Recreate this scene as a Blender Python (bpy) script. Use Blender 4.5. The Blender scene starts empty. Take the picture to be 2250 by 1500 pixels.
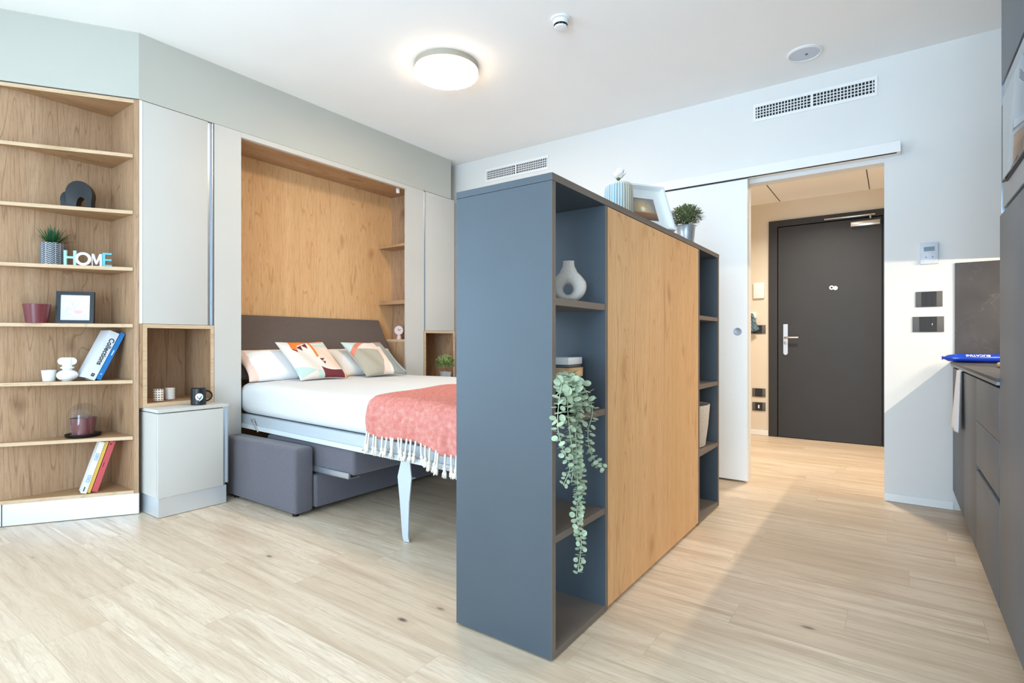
import bpy, bmesh, math, random
from mathutils import Vector, Matrix
random.seed(7)
R = math.radians
C = bpy.context.scene.collection
PI = math.pi

# ------------------------------------------------------------------ colours and materials
def lin(c):
    c = c / 255.0
    return c / 12.92 if c <= 0.04045 else ((c + 0.055) / 1.055) ** 2.4
def rgb(r, g, b): return (lin(r), lin(g), lin(b), 1.0)

def mat(name, col, rough=0.5, metal=0.0, spec=0.5, **kw):
    m = bpy.data.materials.new(name); m.use_nodes = True
    b = m.node_tree.nodes['Principled BSDF']
    b.inputs['Base Color'].default_value = col
    b.inputs['Roughness'].default_value = rough
    b.inputs['Metallic'].default_value = metal
    b.inputs['Specular IOR Level'].default_value = spec
    for k, v in kw.items(): b.inputs[k.replace('_', ' ')].default_value = v
    return m
def nodes(m): return m.node_tree.nodes, m.node_tree.links, m.node_tree.nodes['Principled BSDF']
def mapping(N, L, scale=(1, 1, 1), src='Object', rot=(0, 0, 0)):
    t = N.new('ShaderNodeTexCoord'); p = N.new('ShaderNodeMapping')
    p.inputs['Scale'].default_value = scale; p.inputs['Rotation'].default_value = rot
    L.new(t.outputs[src], p.inputs['Vector']); return p.outputs['Vector']
def noise(N, L, vec, scale, detail=4, rough=0.5, dist=0.0):
    n = N.new('ShaderNodeTexNoise'); n.inputs['Scale'].default_value = scale
    n.inputs['Detail'].default_value = detail; n.inputs['Roughness'].default_value = rough
    n.inputs['Distortion'].default_value = dist
    L.new(vec, n.inputs['Vector']); return n
def ramp(N, L, fac, stops):
    r = N.new('ShaderNodeValToRGB'); e = r.color_ramp.elements
    e[0].position, e[0].color = stops[0]; e[1].position, e[1].color = stops[-1]
    for p, c in stops[1:-1]:
        k = e.new(p); k.color = c
    L.new(fac, r.inputs['Fac']); return r.outputs['Color']
def mix(N, L, fac, a, b, kind='MIX'):
    x = N.new('ShaderNodeMix'); x.data_type = 'RGBA'; x.blend_type = kind
    for v, i in ((fac, 0), (a, 6), (b, 7)):
        if hasattr(v, 'links'): L.new(v, x.inputs[i])
        else: x.inputs[i].default_value = v
    return x.outputs[2]
def bump(N, L, B, h, strength=0.2, dist=0.002):
    n = N.new('ShaderNodeBump'); n.inputs['Strength'].default_value = strength
    n.inputs['Distance'].default_value = dist
    L.new(h, n.inputs['Height']); L.new(n.outputs['Normal'], B.inputs['Normal'])
def mathn(N, L, op, a, b=None, c=None):
    n = N.new('ShaderNodeMath'); n.operation = op
    for i, v in enumerate((a, b, c)):
        if v is None: continue
        if hasattr(v, 'links'): L.new(v, n.inputs[i])
        else: n.inputs[i].default_value = v
    return n.outputs[0]

def oak(name, base, dark, light, stretch=(1, 1, 0.065), rough=0.5):
    """oak laminate; the grain runs along the axis with the small stretch value"""
    m = mat(name, base, rough, spec=0.3); N, L, B = nodes(m)
    v = mapping(N, L, stretch)
    big = noise(N, L, v, 7, 2, 0.4, 0.9)
    # contour rings of the large noise give the cathedral figure
    rings = mathn(N, L, 'FRACT', mathn(N, L, 'MULTIPLY', big.outputs['Fac'], 15.0))
    rings = mathn(N, L, 'ABSOLUTE', mathn(N, L, 'SUBTRACT', rings, 0.5))
    fine = noise(N, L, v, 130, 3, 0.6)
    pores = noise(N, L, v, 330, 2, 0.7)
    knots = N.new('ShaderNodeTexVoronoi'); knots.inputs['Scale'].default_value = 4.2
    kv = mapping(N, L, tuple(1.0 if s == 1 else 0.55 for s in stretch))
    kn = noise(N, L, kv, 5, 2)
    kd = mix(N, L, 0.12, kv, kn.outputs['Color'])
    L.new(kd, knots.inputs['Vector'])
    c = mix(N, L, ramp(N, L, big.outputs['Fac'], [(0.3, (0, 0, 0, 1)), (0.7, (1, 1, 1, 1))]), base, light)
    c = mix(N, L, ramp(N, L, rings, [(0.0, (0.55, 0.55, 0.55, 1)), (0.085, (0, 0, 0, 1))]), c, dark)
    c = mix(N, L, ramp(N, L, fine.outputs['Fac'], [(0.34, (0.30, 0.30, 0.30, 1)), (0.54, (0, 0, 0, 1))]), c, dark)
    c = mix(N, L, ramp(N, L, pores.outputs['Fac'], [(0.33, (0.35, 0.35, 0.35, 1)), (0.40, (0, 0, 0, 1))]), c, dark)
    c = mix(N, L, ramp(N, L, knots.outputs['Distance'], [(0.03, (0.7, 0.7, 0.7, 1)), (0.16, (0, 0, 0, 1))]), c, dark)
    L.new(c, B.inputs['Base Color'])
    bump(N, L, B, fine.outputs['Fac'], 0.08, 0.001)
    return m
def fabric(name, a, b, scale=600, strength=0.5, rough=0.9, sheen=0.2):
    m = mat(name, a, rough, spec=0.15); N, L, B = nodes(m)
    v = mapping(N, L, (1, 1, 1)); n = noise(N, L, v, scale, 2, 0.6)
    v2 = mapping(N, L, (1, 1, 3)); n2 = noise(N, L, v2, scale * 0.35, 2, 0.6)
    f = mathn(N, L, 'MULTIPLY', mathn(N, L, 'ADD', n.outputs['Fac'], n2.outputs['Fac']), 0.5)
    c = ramp(N, L, f, [(0.4, a), (0.6, b)])
    L.new(c, B.inputs['Base Color']); B.inputs['Sheen Weight'].default_value = sheen
    bump(N, L, B, f, strength, 0.001); return m
def wavy(name, col, rough, spec=0.5, var=0.06, scale=3.0, bumps=0.0):
    """almost plain coat with a faint procedural unevenness"""
    m = mat(name, col, rough, spec=spec); N, L, B = nodes(m)
    v = mapping(N, L); n = noise(N, L, v, scale, 4)
    d = tuple(max(0, x * (1 - var)) for x in col[:3]) + (1,)
    L.new(ramp(N, L, n.outputs['Fac'], [(0.35, d), (0.65, col)]), B.inputs['Base Color'])
    if bumps:
        n2 = noise(N, L, v, 420, 2); bump(N, L, B, n2.outputs['Fac'], bumps, 0.0006)
    return m
def painted(name, rough=0.85, spec=0.2, bumps=0.15, bscale=900):
    """colours stored on the mesh: printed or glazed pattern"""
    m = mat(name, (1, 1, 1, 1), rough, spec=spec); N, L, B = nodes(m)
    a = N.new('ShaderNodeVertexColor'); a.layer_name = 'Col'
    L.new(a.outputs['Color'], B.inputs['Base Color'])
    if bumps:
        n = noise(N, L, mapping(N, L), bscale, 2); bump(N, L, B, n.outputs['Fac'], bumps, 0.001)
    return m

M = {}
M['wall'] = wavy('wall_paint', rgb(230, 229, 226), 0.85, 0.2, 0.02, 2, 0.06)
M['ceiling'] = wavy('ceiling_paint', rgb(251, 250, 248), 0.9, 0.15, 0.02, 2)
M['sage'] = wavy('sage_grey_paint', rgb(190, 189, 180), 0.8, 0.2, 0.02, 2)
M['hallwall'] = wavy('hall_paint', rgb(222, 210, 192), 0.85, 0.2, 0.02, 2)
M['front'] = wavy('pale_grey_laminate', rgb(203, 199, 192), 0.5, 0.35, 0.02, 2)
M['oak'] = oak('oak_laminate', rgb(172, 137, 104), rgb(118, 84, 58), rgb(186, 152, 120))
M['oak_edge'] = oak('oak_edge', rgb(206, 176, 142), rgb(180, 146, 110), rgb(216, 188, 156), (0.09, 0.09, 1))
M['oak_flat'] = oak('oak_laminate_lying', rgb(176, 140, 104), rgb(122, 88, 58), rgb(190, 155, 120), (1, 0.09, 1))
M['oak_warm'] = oak('honey_lamplit_oak_laminate', rgb(214, 168, 118), rgb(176, 124, 76), rgb(223, 180, 132))  # alcove: the same oak with lamp warmth in its colour; divider: orange oak
M['anth'] = wavy('anthracite_laminate', rgb(62, 70, 77), 0.42, 0.55, 0.05, 5, 0.15)
M['anth_warm_lit'] = wavy('anthracite_warm_lit', rgb(112, 101, 92), 0.5, 0.4, 0.04, 8)  # divider anthracite with the brown cast of the warm LED put into its colour
M['kitchen'] = wavy('grey_kitchen_front', rgb(87, 93, 101), 0.46, 0.4, 0.04, 5, 0.2)
M['alu'] = mat('brushed_aluminium', rgb(196, 202, 208), 0.32, 0.85)
M['alu_blue'] = mat('satin_aluminium', rgb(160, 168, 176), 0.45, 0.6)
M['bed_metal'] = mat('pale_painted_metal', rgb(186, 192, 197), 0.45, 0.2)
M['bed_lip'] = mat('pale_grey_lip', rgb(206, 209, 210), 0.4)
M['channel'] = mat('channel_metal', rgb(112, 122, 132), 0.45, 0.4)
M['steel'] = mat('satin_steel', rgb(190, 184, 176), 0.3, 0.9)
M['white_plastic'] = mat('white_plastic', rgb(235, 235, 234), 0.4)
M['white_gloss'] = mat('white_lacquer', rgb(240, 240, 238), 0.3)
M['dark'] = mat('dark_gap', rgb(30, 30, 32), 0.7)
M['black'] = mat('black_plastic', rgb(16, 17, 19), 0.35, spec=0.3)
M['doorgrey'] = wavy('dark_door_laminate', rgb(54, 54, 55), 0.5, 0.3, 0.05, 6, 0.1)
M['plate_dark'] = mat('dark_switch_glass', rgb(50, 49, 50), 0.5, spec=0.25)
M['plate_grey'] = mat('grey_switch_plate', rgb(98, 97, 97), 0.5, spec=0.25)
M['sofa'] = fabric('charcoal_sofa_fabric', rgb(82, 79, 85), rgb(110, 106, 113), 700, 0.6)
M['headboard'] = fabric('brown_grey_upholstery', rgb(84, 72, 66), rgb(112, 99, 92), 700, 0.5)
M['linen'] = fabric('white_linen', rgb(214, 213, 211), rgb(220, 219, 217), 500, 0.08, 0.85)
M['felt'] = fabric('beige_felt', rgb(176, 164, 152), rgb(204, 194, 182), 260, 0.8)
M['towel'] = fabric('white_towel', rgb(218, 214, 214), rgb(232, 228, 228), 500, 0.6)
M['tassel'] = fabric('cream_yarn', rgb(212, 204, 188), rgb(228, 220, 206), 800, 0.5)
M['printed'] = painted('printed_cotton')
M['glazed'] = painted('painted_ceramic', 0.35, 0.5, 0.0)
M['artprint'] = painted('art_print', 0.5, 0.3, 0.0)
M['maroon'] = mat('maroon_ceramic', rgb(112, 52, 56), 0.3)
M['white_ceramic'] = mat('white_ceramic', rgb(236, 236, 234), 0.4)
M['black_ceramic'] = wavy('black_ceramic', rgb(17, 19, 23), 0.35, 0.4, 0.3, 60, 0.2)
M['stone'] = wavy('speckled_sand_ceramic', rgb(206, 196, 186), 0.75, 0.25, 0.16, 260, 0.5)
M['zinc'] = mat('pale_zinc', rgb(200, 204, 206), 0.35, 0.6)
M['leaf'] = wavy('green_leaf', rgb(92, 128, 76), 0.5, 0.4, 0.5, 60)
M['leaf_dark'] = wavy('deep_green_leaf', rgb(40, 96, 54), 0.45, 0.4, 0.45, 40)
M['leaf_olive'] = wavy('olive_leaf', rgb(150, 162, 112), 0.55, 0.3, 0.5, 70)
M['leaf_light'] = wavy('light_green_leaf', rgb(196, 212, 140), 0.5, 0.3, 0.5, 80)
M['eucalyptus'] = wavy('eucalyptus_leaf', rgb(186, 200, 168), 0.6, 0.25, 0.28, 40)
M['wood_plain'] = oak('pale_bent_wood', rgb(222, 180, 132), rgb(190, 144, 96), rgb(232, 196, 150), (0.1, 0.1, 1))
M['petal'] = mat('white_petal', rgb(246, 240, 236), 0.7)
M['blue_pack'] = mat('blue_film', rgb(22, 66, 190), 0.22, spec=0.6)
M['ink'] = mat('black_ink', rgb(28, 28, 30), 0.6)
M['white_ink'] = mat('white_ink', rgb(238, 238, 238), 0.6)
M['paper'] = mat('white_paper', rgb(236, 236, 232), 0.7)
M['book_white'] = mat('white_cover', rgb(226, 232, 238), 0.35)
M['book_blue'] = mat('blue_cover', rgb(46, 128, 200), 0.35)
M['book_yellow'] = mat('yellow_cover', rgb(226, 184, 84), 0.5)
M['book_red'] = mat('coral_cover', rgb(204, 84, 90), 0.5)
M['icon_blue'] = mat('blue_icon', rgb(140, 178, 206), 0.5)
M['mint'] = mat('mint_paint', rgb(158, 208, 202), 0.5)
M['teal'] = mat('teal_paint', rgb(84, 174, 194), 0.5)
M['grey_paint'] = mat('light_grey_paint', rgb(218, 214, 216), 0.5)
M['lampring'] = mat('warm_grey_lamp_ring', rgb(176, 166, 150), 0.5)
M['screen'] = mat('lcd', rgb(110, 132, 138), 0.2)
M['pink'] = mat('rose_plastic', rgb(222, 196, 190), 0.25)
M['soil'] = wavy('soil', rgb(60, 48, 40), 0.95, 0.1, 0.4, 90)
M['thermo'] = mat('pale_blue_grey_plastic', rgb(206, 212, 222), 0.4)

def glass_mat():
    m = bpy.data.materials.new('clear_glass'); m.use_nodes = True
    N, L = m.node_tree.nodes, m.node_tree.links; N.clear()
    o = N.new('ShaderNodeOutputMaterial'); t = N.new('ShaderNodeBsdfTransparent'); g = N.new('ShaderNodeBsdfGlossy')
    t.inputs['Color'].default_value = (0.97, 0.98, 0.98, 1); g.inputs['Roughness'].default_value = 0.03
    f = N.new('ShaderNodeLayerWeight'); f.inputs['Blend'].default_value = 0.5; x = N.new('ShaderNodeMixShader')
    p = mathn(N, L, 'MULTIPLY_ADD', mathn(N, L, 'POWER', f.outputs['Facing'], 4.0), 0.45, 0.05)
    L.new(p, x.inputs[0]); L.new(t.outputs[0], x.inputs[1]); L.new(g.outputs[0], x.inputs[2]); L.new(x.outputs[0], o.inputs[0])
    return m
M['glass'] = glass_mat()
M['oven_glass'] = mat('oven_glass', rgb(120, 128, 138), 0.06, 0.55, 0.8)

def emis(name, col, s):
    m = mat(name, col, 0.5); B = nodes(m)[2]
    B.inputs['Emission Color'].default_value = col; B.inputs['Emission Strength'].default_value = s; return m
M['lamp'] = emis('lamp_diffuser', (1.0, 0.80, 0.58, 1), 35.0)
M['lamp_side'] = emis('lamp_diffuser_side', (1.0, 0.84, 0.66, 1), 2.2)
M['led'] = emis('led_diffuser', (1.0, 0.80, 0.55, 1), 4.0)

def slate():
    m = mat('dark_slate', rgb(92, 88, 88), 0.55, spec=0.3); N, L, B = nodes(m)
    v = mapping(N, L); n = noise(N, L, v, 5, 5); n2 = noise(N, L, v, 3.2, 3, 0.6, 0.8)
    c = ramp(N, L, n.outputs['Fac'], [(0.3, rgb(62, 60, 63)), (0.7, rgb(82, 79, 81))])
    vein = mathn(N, L, 'ABSOLUTE', mathn(N, L, 'SUBTRACT', n2.outputs['Fac'], 0.5))
    c = mix(N, L, ramp(N, L, vein, [(0.0, (0.14, 0.14, 0.14, 1)), (0.004, (0, 0, 0, 1))]), c, rgb(150, 146, 142))
    L.new(c, B.inputs['Base Color']); return m
M['slate'] = slate()

def brushed():
    m = mat('brushed_plinth', rgb(222, 226, 230), 0.3, 0.6); N, L, B = nodes(m)
    v = mapping(N, L, (1, 1, 60)); n = noise(N, L, v, 14, 3)
    L.new(ramp(N, L, n.outputs['Fac'], [(0.3, (0.28, 0.28, 0.28, 1)), (0.7, (0.34, 0.34, 0.34, 1))]), B.inputs['Roughness'])
    return m
M['plinth'] = brushed()

def floor_mat():
    m = mat('pale_oak_planks', rgb(214, 192, 166), 0.42, spec=0.4); N, L, B = nodes(m)
    v = mapping(N, L)
    br = N.new('ShaderNodeTexBrick'); br.offset = 0.0; br.offset_frequency = 2
    for k, val in (('Color1', (0, 0, 0, 1)), ('Color2', (1, 1, 1, 1)), ('Mortar', (0.5, 0.5, 0.5, 1)), ('Scale', 1.0), ('Mortar Size', 0.0008), ('Mortar Smooth', 0.1), ('Bias', 0.0), ('Brick Width', 1.28), ('Row Height', 0.182)):
        br.inputs[k].default_value = val
    # every row of planks is shifted by its own random length
    sx = N.new('ShaderNodeSeparateXYZ'); L.new(v, sx.inputs[0])
    row = mathn(N, L, 'FLOOR', mathn(N, L, 'DIVIDE', sx.outputs[1], 0.182))
    wn = N.new('ShaderNodeTexWhiteNoise'); wn.noise_dimensions = '1D'; L.new(row, wn.inputs['W'])
    cx_ = N.new('ShaderNodeCombineXYZ'); L.new(mathn(N, L, 'MULTIPLY_ADD', wn.outputs['Value'], 1.28, sx.outputs[0]), cx_.inputs[0]); L.new(sx.outputs[1], cx_.inputs[1])
    L.new(cx_.outputs[0], br.inputs['Vector'])
    sep = N.new('ShaderNodeSeparateColor'); L.new(br.outputs['Color'], sep.inputs[0]); pid = sep.outputs[0]
    off = N.new('ShaderNodeCombineXYZ'); L.new(mathn(N, L, 'MULTIPLY', pid, 37.0), off.inputs[0]); L.new(mathn(N, L, 'MULTIPLY', pid, 91.0), off.inputs[2])
    add = N.new('ShaderNodeVectorMath'); add.operation = 'ADD'; L.new(v, add.inputs[0]); L.new(off.outputs[0], add.inputs[1])
    def st(sc):
        p = N.new('ShaderNodeMapping'); p.inputs['Scale'].default_value = sc; L.new(add.outputs[0], p.inputs['Vector']); return p.outputs['Vector']
    big = noise(N, L, st((0.9, 9, 1)), 1.6, 3, 0.5, 0.7)
    mid = noise(N, L, st((1.2, 26, 1)), 1.8, 4, 0.6, 0.4)
    fine = noise(N, L, st((2.2, 70, 1)), 5.5, 3, 0.6)
    c = ramp(N, L, pid, [(0.0, rgb(209, 188, 162)), (0.5, rgb(219, 200, 175)), (1.0, rgb(227, 209, 186))])
    c = mix(N, L, ramp(N, L, big.outputs['Fac'], [(0.42, (0, 0, 0, 1)), (0.66, (0.8, 0.8, 0.8, 1))]), c, rgb(196, 172, 146))
    rings = mathn(N, L, 'ABSOLUTE', mathn(N, L, 'SUBTRACT', mathn(N, L, 'FRACT', mathn(N, L, 'MULTIPLY', big.outputs['Fac'], 15.0)), 0.5))
    c = mix(N, L, ramp(N, L, rings, [(0.0, (0.32, 0.32, 0.32, 1)), (0.2, (0, 0, 0, 1))]), c, rgb(184, 158, 132))
    c = mix(N, L, ramp(N, L, mid.outputs['Fac'], [(0.30, (0.75, 0.75, 0.75, 1)), (0.48, (0, 0, 0, 1))]), c, rgb(180, 158, 134))
    c = mix(N, L, ramp(N, L, fine.outputs['Fac'], [(0.32, (0.5, 0.5, 0.5, 1)), (0.52, (0, 0, 0, 1))]), c, rgb(186, 162, 136))
    vo = N.new('ShaderNodeTexVoronoi'); vo.inputs['Scale'].default_value = 2.3; vo.inputs['Randomness'].default_value = 1.0
    L.new(st((0.85, 1.9, 1)), vo.inputs['Vector'])
    sc = N.new('ShaderNodeSeparateColor'); L.new(vo.outputs['Color'], sc.inputs[0])
    some = mathn(N, L, 'GREATER_THAN', sc.outputs[0], 0.30)
    k = ramp(N, L, vo.outputs['Distance'], [(0.020, (0.9, 0.9, 0.9, 1)), (0.058, (0, 0, 0, 1))])
    k2 = ramp(N, L, vo.outputs['Distance'], [(0.03, (0.4, 0.4, 0.4, 1)), (0.16, (0, 0, 0, 1))])
    c = mix(N, L, mathn(N, L, 'MULTIPLY', k2, some), c, rgb(172, 144, 118))
    c = mix(N, L, mathn(N, L, 'MULTIPLY', k, some), c, rgb(84, 70, 64))
    c = mix(N, L, mathn(N, L, 'MULTIPLY', br.outputs['Fac'], 0.42), c, rgb(140, 118, 98))
    L.new(c, B.inputs['Base Color'])
    L.new(ramp(N, L, mid.outputs['Fac'], [(0.3, (0.5, 0.5, 0.5, 1)), (0.7, (0.36, 0.36, 0.36, 1))]), B.inputs['Roughness'])
    bump(N, L, B, fine.outputs['Fac'], 0.12, 0.001)
    return m
M['floor'] = floor_mat()

def throw_mat():
    m = mat('coral_woven_throw', rgb(220, 130, 112), 0.95, spec=0.1); N, L, B = nodes(m)
    uv = N.new('ShaderNodeUVMap'); uv.uv_map = 'UVMap'
    sp = N.new('ShaderNodeSeparateXYZ'); L.new(uv.outputs[0], sp.inputs[0])
    def s(o, f, ph=0.0): return mathn(N, L, 'SINE', mathn(N, L, 'MULTIPLY_ADD', o, f, ph))
    a = s(sp.outputs[0], 2 * PI / 0.0078); b = s(sp.outputs[1], 2 * PI / 0.0078)
    w = mathn(N, L, 'MULTIPLY', a, b)
    n = noise(N, L, uv.outputs[0], 40, 3)
    w2 = mathn(N, L, 'ADD', w, mathn(N, L, 'MULTIPLY_ADD', n.outputs['Fac'], 1.2, -0.6))
    c = ramp(N, L, w2, [(0.0, rgb(198, 98, 88)), (0.25, rgb(216, 132, 118)), (0.6, rgb(232, 200, 188))])
    L.new(c, B.inputs['Base Color']); bump(N, L, B, w, 0.5, 0.002)
    return m
M['throw'] = throw_mat()

# ------------------------------------------------------------------ mesh helpers
def box(bm, x0, x1, y0, y1, z0, z1, r=0.0, seg=2):
    vs = [bm.verts.new((x, y, z)) for x in (x0, x1) for y in (y0, y1) for z in (z0, z1)]
    q = [(0, 1, 3, 2), (4, 6, 7, 5), (0, 4, 5, 1), (2, 3, 7, 6), (0, 2, 6, 4), (1, 5, 7, 3)]
    fs = [bm.faces.new([vs[i] for i in f]) for f in q]
    if r > 0:
        es = list({e for f in fs for e in f.edges})
        bmesh.ops.bevel(bm, geom=es, offset=r, segments=seg, profile=0.5, affect='EDGES')
    return vs
def BX(*a, **k):
    bm = bmesh.new(); box(bm, *a, **k); return bm
def prism(bm, pts, z0, z1, ax='z'):
    def P(a, b, h): return {'z': (a, b, h), 'y': (a, h, b), 'x': (h, a, b)}[ax]
    lo = [bm.verts.new(P(a, b, z0)) for a, b in pts]; hi = [bm.verts.new(P(a, b, z1)) for a, b in pts]
    n = len(pts); bm.faces.new(lo); bm.faces.new(hi[::-1])
    for i in range(n): bm.faces.new((lo[i], hi[i], hi[(i + 1) % n], lo[(i + 1) % n]))
    bmesh.ops.recalc_face_normals(bm, faces=bm.faces)
def lathe(bm, prof, n=40, c=(0, 0), cap0=True, cap1=True, sx=1.0, sy=1.0):
    rings = []
    for r, z in prof:
        rings.append([bm.verts.new((c[0] + sx * r * math.cos(2 * PI * i / n), c[1] + sy * r * math.sin(2 * PI * i / n), z)) for i in range(n)])
    for a, b in zip(rings, rings[1:]):
        for i in range(n): bm.faces.new((a[i], a[(i + 1) % n], b[(i + 1) % n], b[i]))
    if cap0: bm.faces.new(rings[0][::-1])
    if cap1: bm.faces.new(rings[-1])
    return rings
def LT(prof, **k):
    bm = bmesh.new(); lathe(bm, prof, **k); return bm
def tube(bm, pts, rad, n=10, caps=True):
    pts = [Vector(p) for p in pts]; rings = []
    up = Vector((0, 0, 1))
    for i, p in enumerate(pts):
        d = (pts[min(i + 1, len(pts) - 1)] - pts[max(i - 1, 0)]).normalized()
        s = d.cross(up if abs(d.z) < 0.9 else Vector((1, 0, 0))).normalized(); t = s.cross(d)
        r = rad[i] if isinstance(rad, (list, tuple)) else rad
        rings.append([bm.verts.new(p + r * (math.cos(2 * PI * k / n) * s + math.sin(2 * PI * k / n) * t)) for k in range(n)])
    for a, b in zip(rings, rings[1:]):
        for k in range(n): bm.faces.new((a[k], a[(k + 1) % n], b[(k + 1) % n], b[k]))
    if caps: bm.faces.new(rings[0][::-1]); bm.faces.new(rings[-1])
def spline(pts, k=6):
    P = [Vector(p) for p in pts]; P = [2 * P[0] - P[1]] + P + [2 * P[-1] - P[-2]]; out = []
    for i in range(1, len(P) - 2):
        for j in range(k):
            t = j / k; a, b, c, d = P[i - 1], P[i], P[i + 1], P[i + 2]
            out.append(0.5 * ((2 * b) + (c - a) * t + (2 * a - 5 * b + 4 * c - d) * t * t + (3 * b - a - 3 * c + d) * t ** 3))
    out.append(P[-2]); return out

def world_origin(o):
    v = Vector((0, 0, 0))
    while o: v += o.location; o = o.parent
    return v
def obj(name, bm, m, parent=None, world=True, smooth=40, label=None, uv=None):
    """link a bmesh as ONE object; world=True: its vertices are given in room coordinates"""
    if world and parent is not None:
        bmesh.ops.translate(bm, verts=bm.verts, vec=-world_origin(parent))
    bmesh.ops.recalc_face_normals(bm, faces=bm.faces)
    me = bpy.data.meshes.new(name); bm.to_mesh(me); bm.free()
    me.materials.append(m if not isinstance(m, str) else M[m])
    if smooth:
        for p in me.polygons: p.use_smooth = True
        me.set_sharp_from_angle(angle=R(smooth))
    o = bpy.data.objects.new(name, me); C.objects.link(o)
    if parent is not None: o.parent = parent
    if label: o['label'] = label
    return o
def thing(name, label, cat, loc=(0, 0, 0), rotz=0.0, group=None):
    o = bpy.data.objects.new(name, None); C.objects.link(o)
    o.empty_display_size = 0.05
    o.location = loc; o.rotation_euler = (0, 0, rotz); o['label'] = label; o['category'] = cat
    if group: o['group'] = group
    return o
def tag(o, label, cat, group=None):
    o['label'] = label; o['category'] = cat
    if group: o['group'] = group
    return o
def struct(name, bm, m, parent=None, smooth=0):
    o = obj(name, bm, m, parent, smooth=smooth)
    if parent is None: o['kind'] = 'structure'
    return o
def dup(root, loc, rotz, label, group=None):
    r = root.copy(); C.objects.link(r); r.location = loc; r.rotation_euler = (0, 0, rotz); r['label'] = label
    if group: r['group'] = group
    for ch in list(root.children):
        c = ch.copy(); C.objects.link(c); c.parent = r
        for g in ch.children:
            d = g.copy(); C.objects.link(d); d.parent = c
    return r
def text_bm(s, size, depth=0.0004, bold=0.0):
    cu = bpy.data.curves.new('t', 'FONT'); cu.body = s; cu.size = size; cu.extrude = depth; cu.offset = bold
    cu.align_x = 'CENTER'; cu.align_y = 'CENTER'
    o = bpy.data.objects.new('t', cu); C.objects.link(o)
    dg = bpy.context.evaluated_depsgraph_get(); me = bpy.data.meshes.new_from_object(o.evaluated_get(dg))
    bm = bmesh.new(); bm.from_mesh(me); bpy.data.objects.remove(o); bpy.data.curves.remove(cu); bpy.data.meshes.remove(me)
    return bm
def xf(bm, mtx): bmesh.ops.transform(bm, matrix=mtx, verts=bm.verts); return bm
def frame_mtx(o, x, y, z):
    """matrix sending local x,y,z to the three given world directions, origin at o"""
    m = Matrix.Identity(4)
    for i, a in enumerate((x, y, z)):
        a = Vector(a).normalized()
        for j in range(3): m[j][i] = a[j]
    for j in range(3): m[j][3] = o[j]
    return m
def paint(o, fn):
    """fn(local co) -> srgb triple stored as the printed colour of the surface"""
    me = o.data; ca = me.color_attributes.new('Col', 'FLOAT_COLOR', 'POINT')
    for i, v in enumerate(me.vertices): ca.data[i].color = rgb(*fn(v.co))
    return o
def leafblade(bm, base, d, length, width, curl=0.3, n=5, side=None):
    d = Vector(d).normalized(); s = side or d.cross(Vector((0, 0, 1)))
    if s.length < 1e-3: s = Vector((1, 0, 0))
    s.normalize(); up = s.cross(d); L_, R_ = [], []
    for i in range(n + 1):
        t = i / n; p = Vector(base) + d * length * t - up * curl * length * t * t
        w = width * 0.5 * math.sin(PI * min(1, 0.12 + 0.88 * t)) ** 0.7 if t < 1 else 0.0004
        L_.append(bm.verts.new(p - s * w)); R_.append(bm.verts.new(p + s * w))
    for i in range(n): bm.faces.new((L_[i], R_[i], R_[i + 1], L_[i + 1]))
def disc_leaf(bm, c, normal, r, n=14, along=None):
    nz = Vector(normal).normalized(); a = (along or Vector((random.random(), random.random(), random.random()))).cross(nz)
    if a.length < 1e-3: a = Vector((1, 0, 0)).cross(nz)
    a.normalize(); b = nz.cross(a); c = Vector(c)
    mid = bm.verts.new(c - nz * r * 0.14)
    ring = [bm.verts.new(c + r * (math.cos(2 * PI * i / n) * a + 0.86 * math.sin(2 * PI * i / n) * b)) for i in range(n)]
    for i in range(n): bm.faces.new((mid, ring[i], ring[(i + 1) % n]))

# ------------------------------------------------------------------ room shell
H = 2.79
XC = -3.57            # face of the fitted cupboards on the left
YW = 4.12             # door wall
fl = BX(-4.3, 1.1, -2.9, 6.5, -0.10, 0.0)
struct('floor', fl, 'floor')
struct('ceiling', BX(-4.3, 1.1, -2.9, 4.22, H, H + 0.1), 'ceiling')
# door wall with its opening
OX0, OX1, OZ = -0.858, -0.054, 2.128
bm = bmesh.new()
box(bm, -4.3, OX0, YW, YW + 0.10, 0, H); box(bm, OX1, 1.1, YW, YW + 0.10, 0, H); box(bm, OX0, OX1, YW, YW + 0.10, OZ, H)
struct('wall_back', bm, 'wall')
struct('wall_right', BX(0.90, 1.0, -2.70, YW, 0, H), 'wall')
WZ = 2.20             # window heads
YB = -2.70            # wall behind the camera
SY0, SY1 = -2.55, -0.25; VX0, VX1 = -1.15, 0.75
bm = bmesh.new(); box(bm, -4.1, -3.96, SY0, SY1, WZ, H); box(bm, -4.1, -3.96, SY0, SY1, 0, 0.08); box(bm, -4.1, -3.96, SY1, 4.12, 0, H); box(bm, -4.1, -3.96, YB, SY0, 0, H)
struct('wall_left', bm, 'wall')
bm = bmesh.new()
box(bm, -4.1, VX0, YB - 0.1, YB, 0, H); box(bm, VX1, 1.0, YB - 0.1, YB, 0, H)
box(bm, VX0, VX1, YB - 0.1, YB, WZ, H); box(bm, VX0, VX1, YB - 0.1, YB, 0, 0.08)
struct('wall_front', bm, 'wall')
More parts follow.
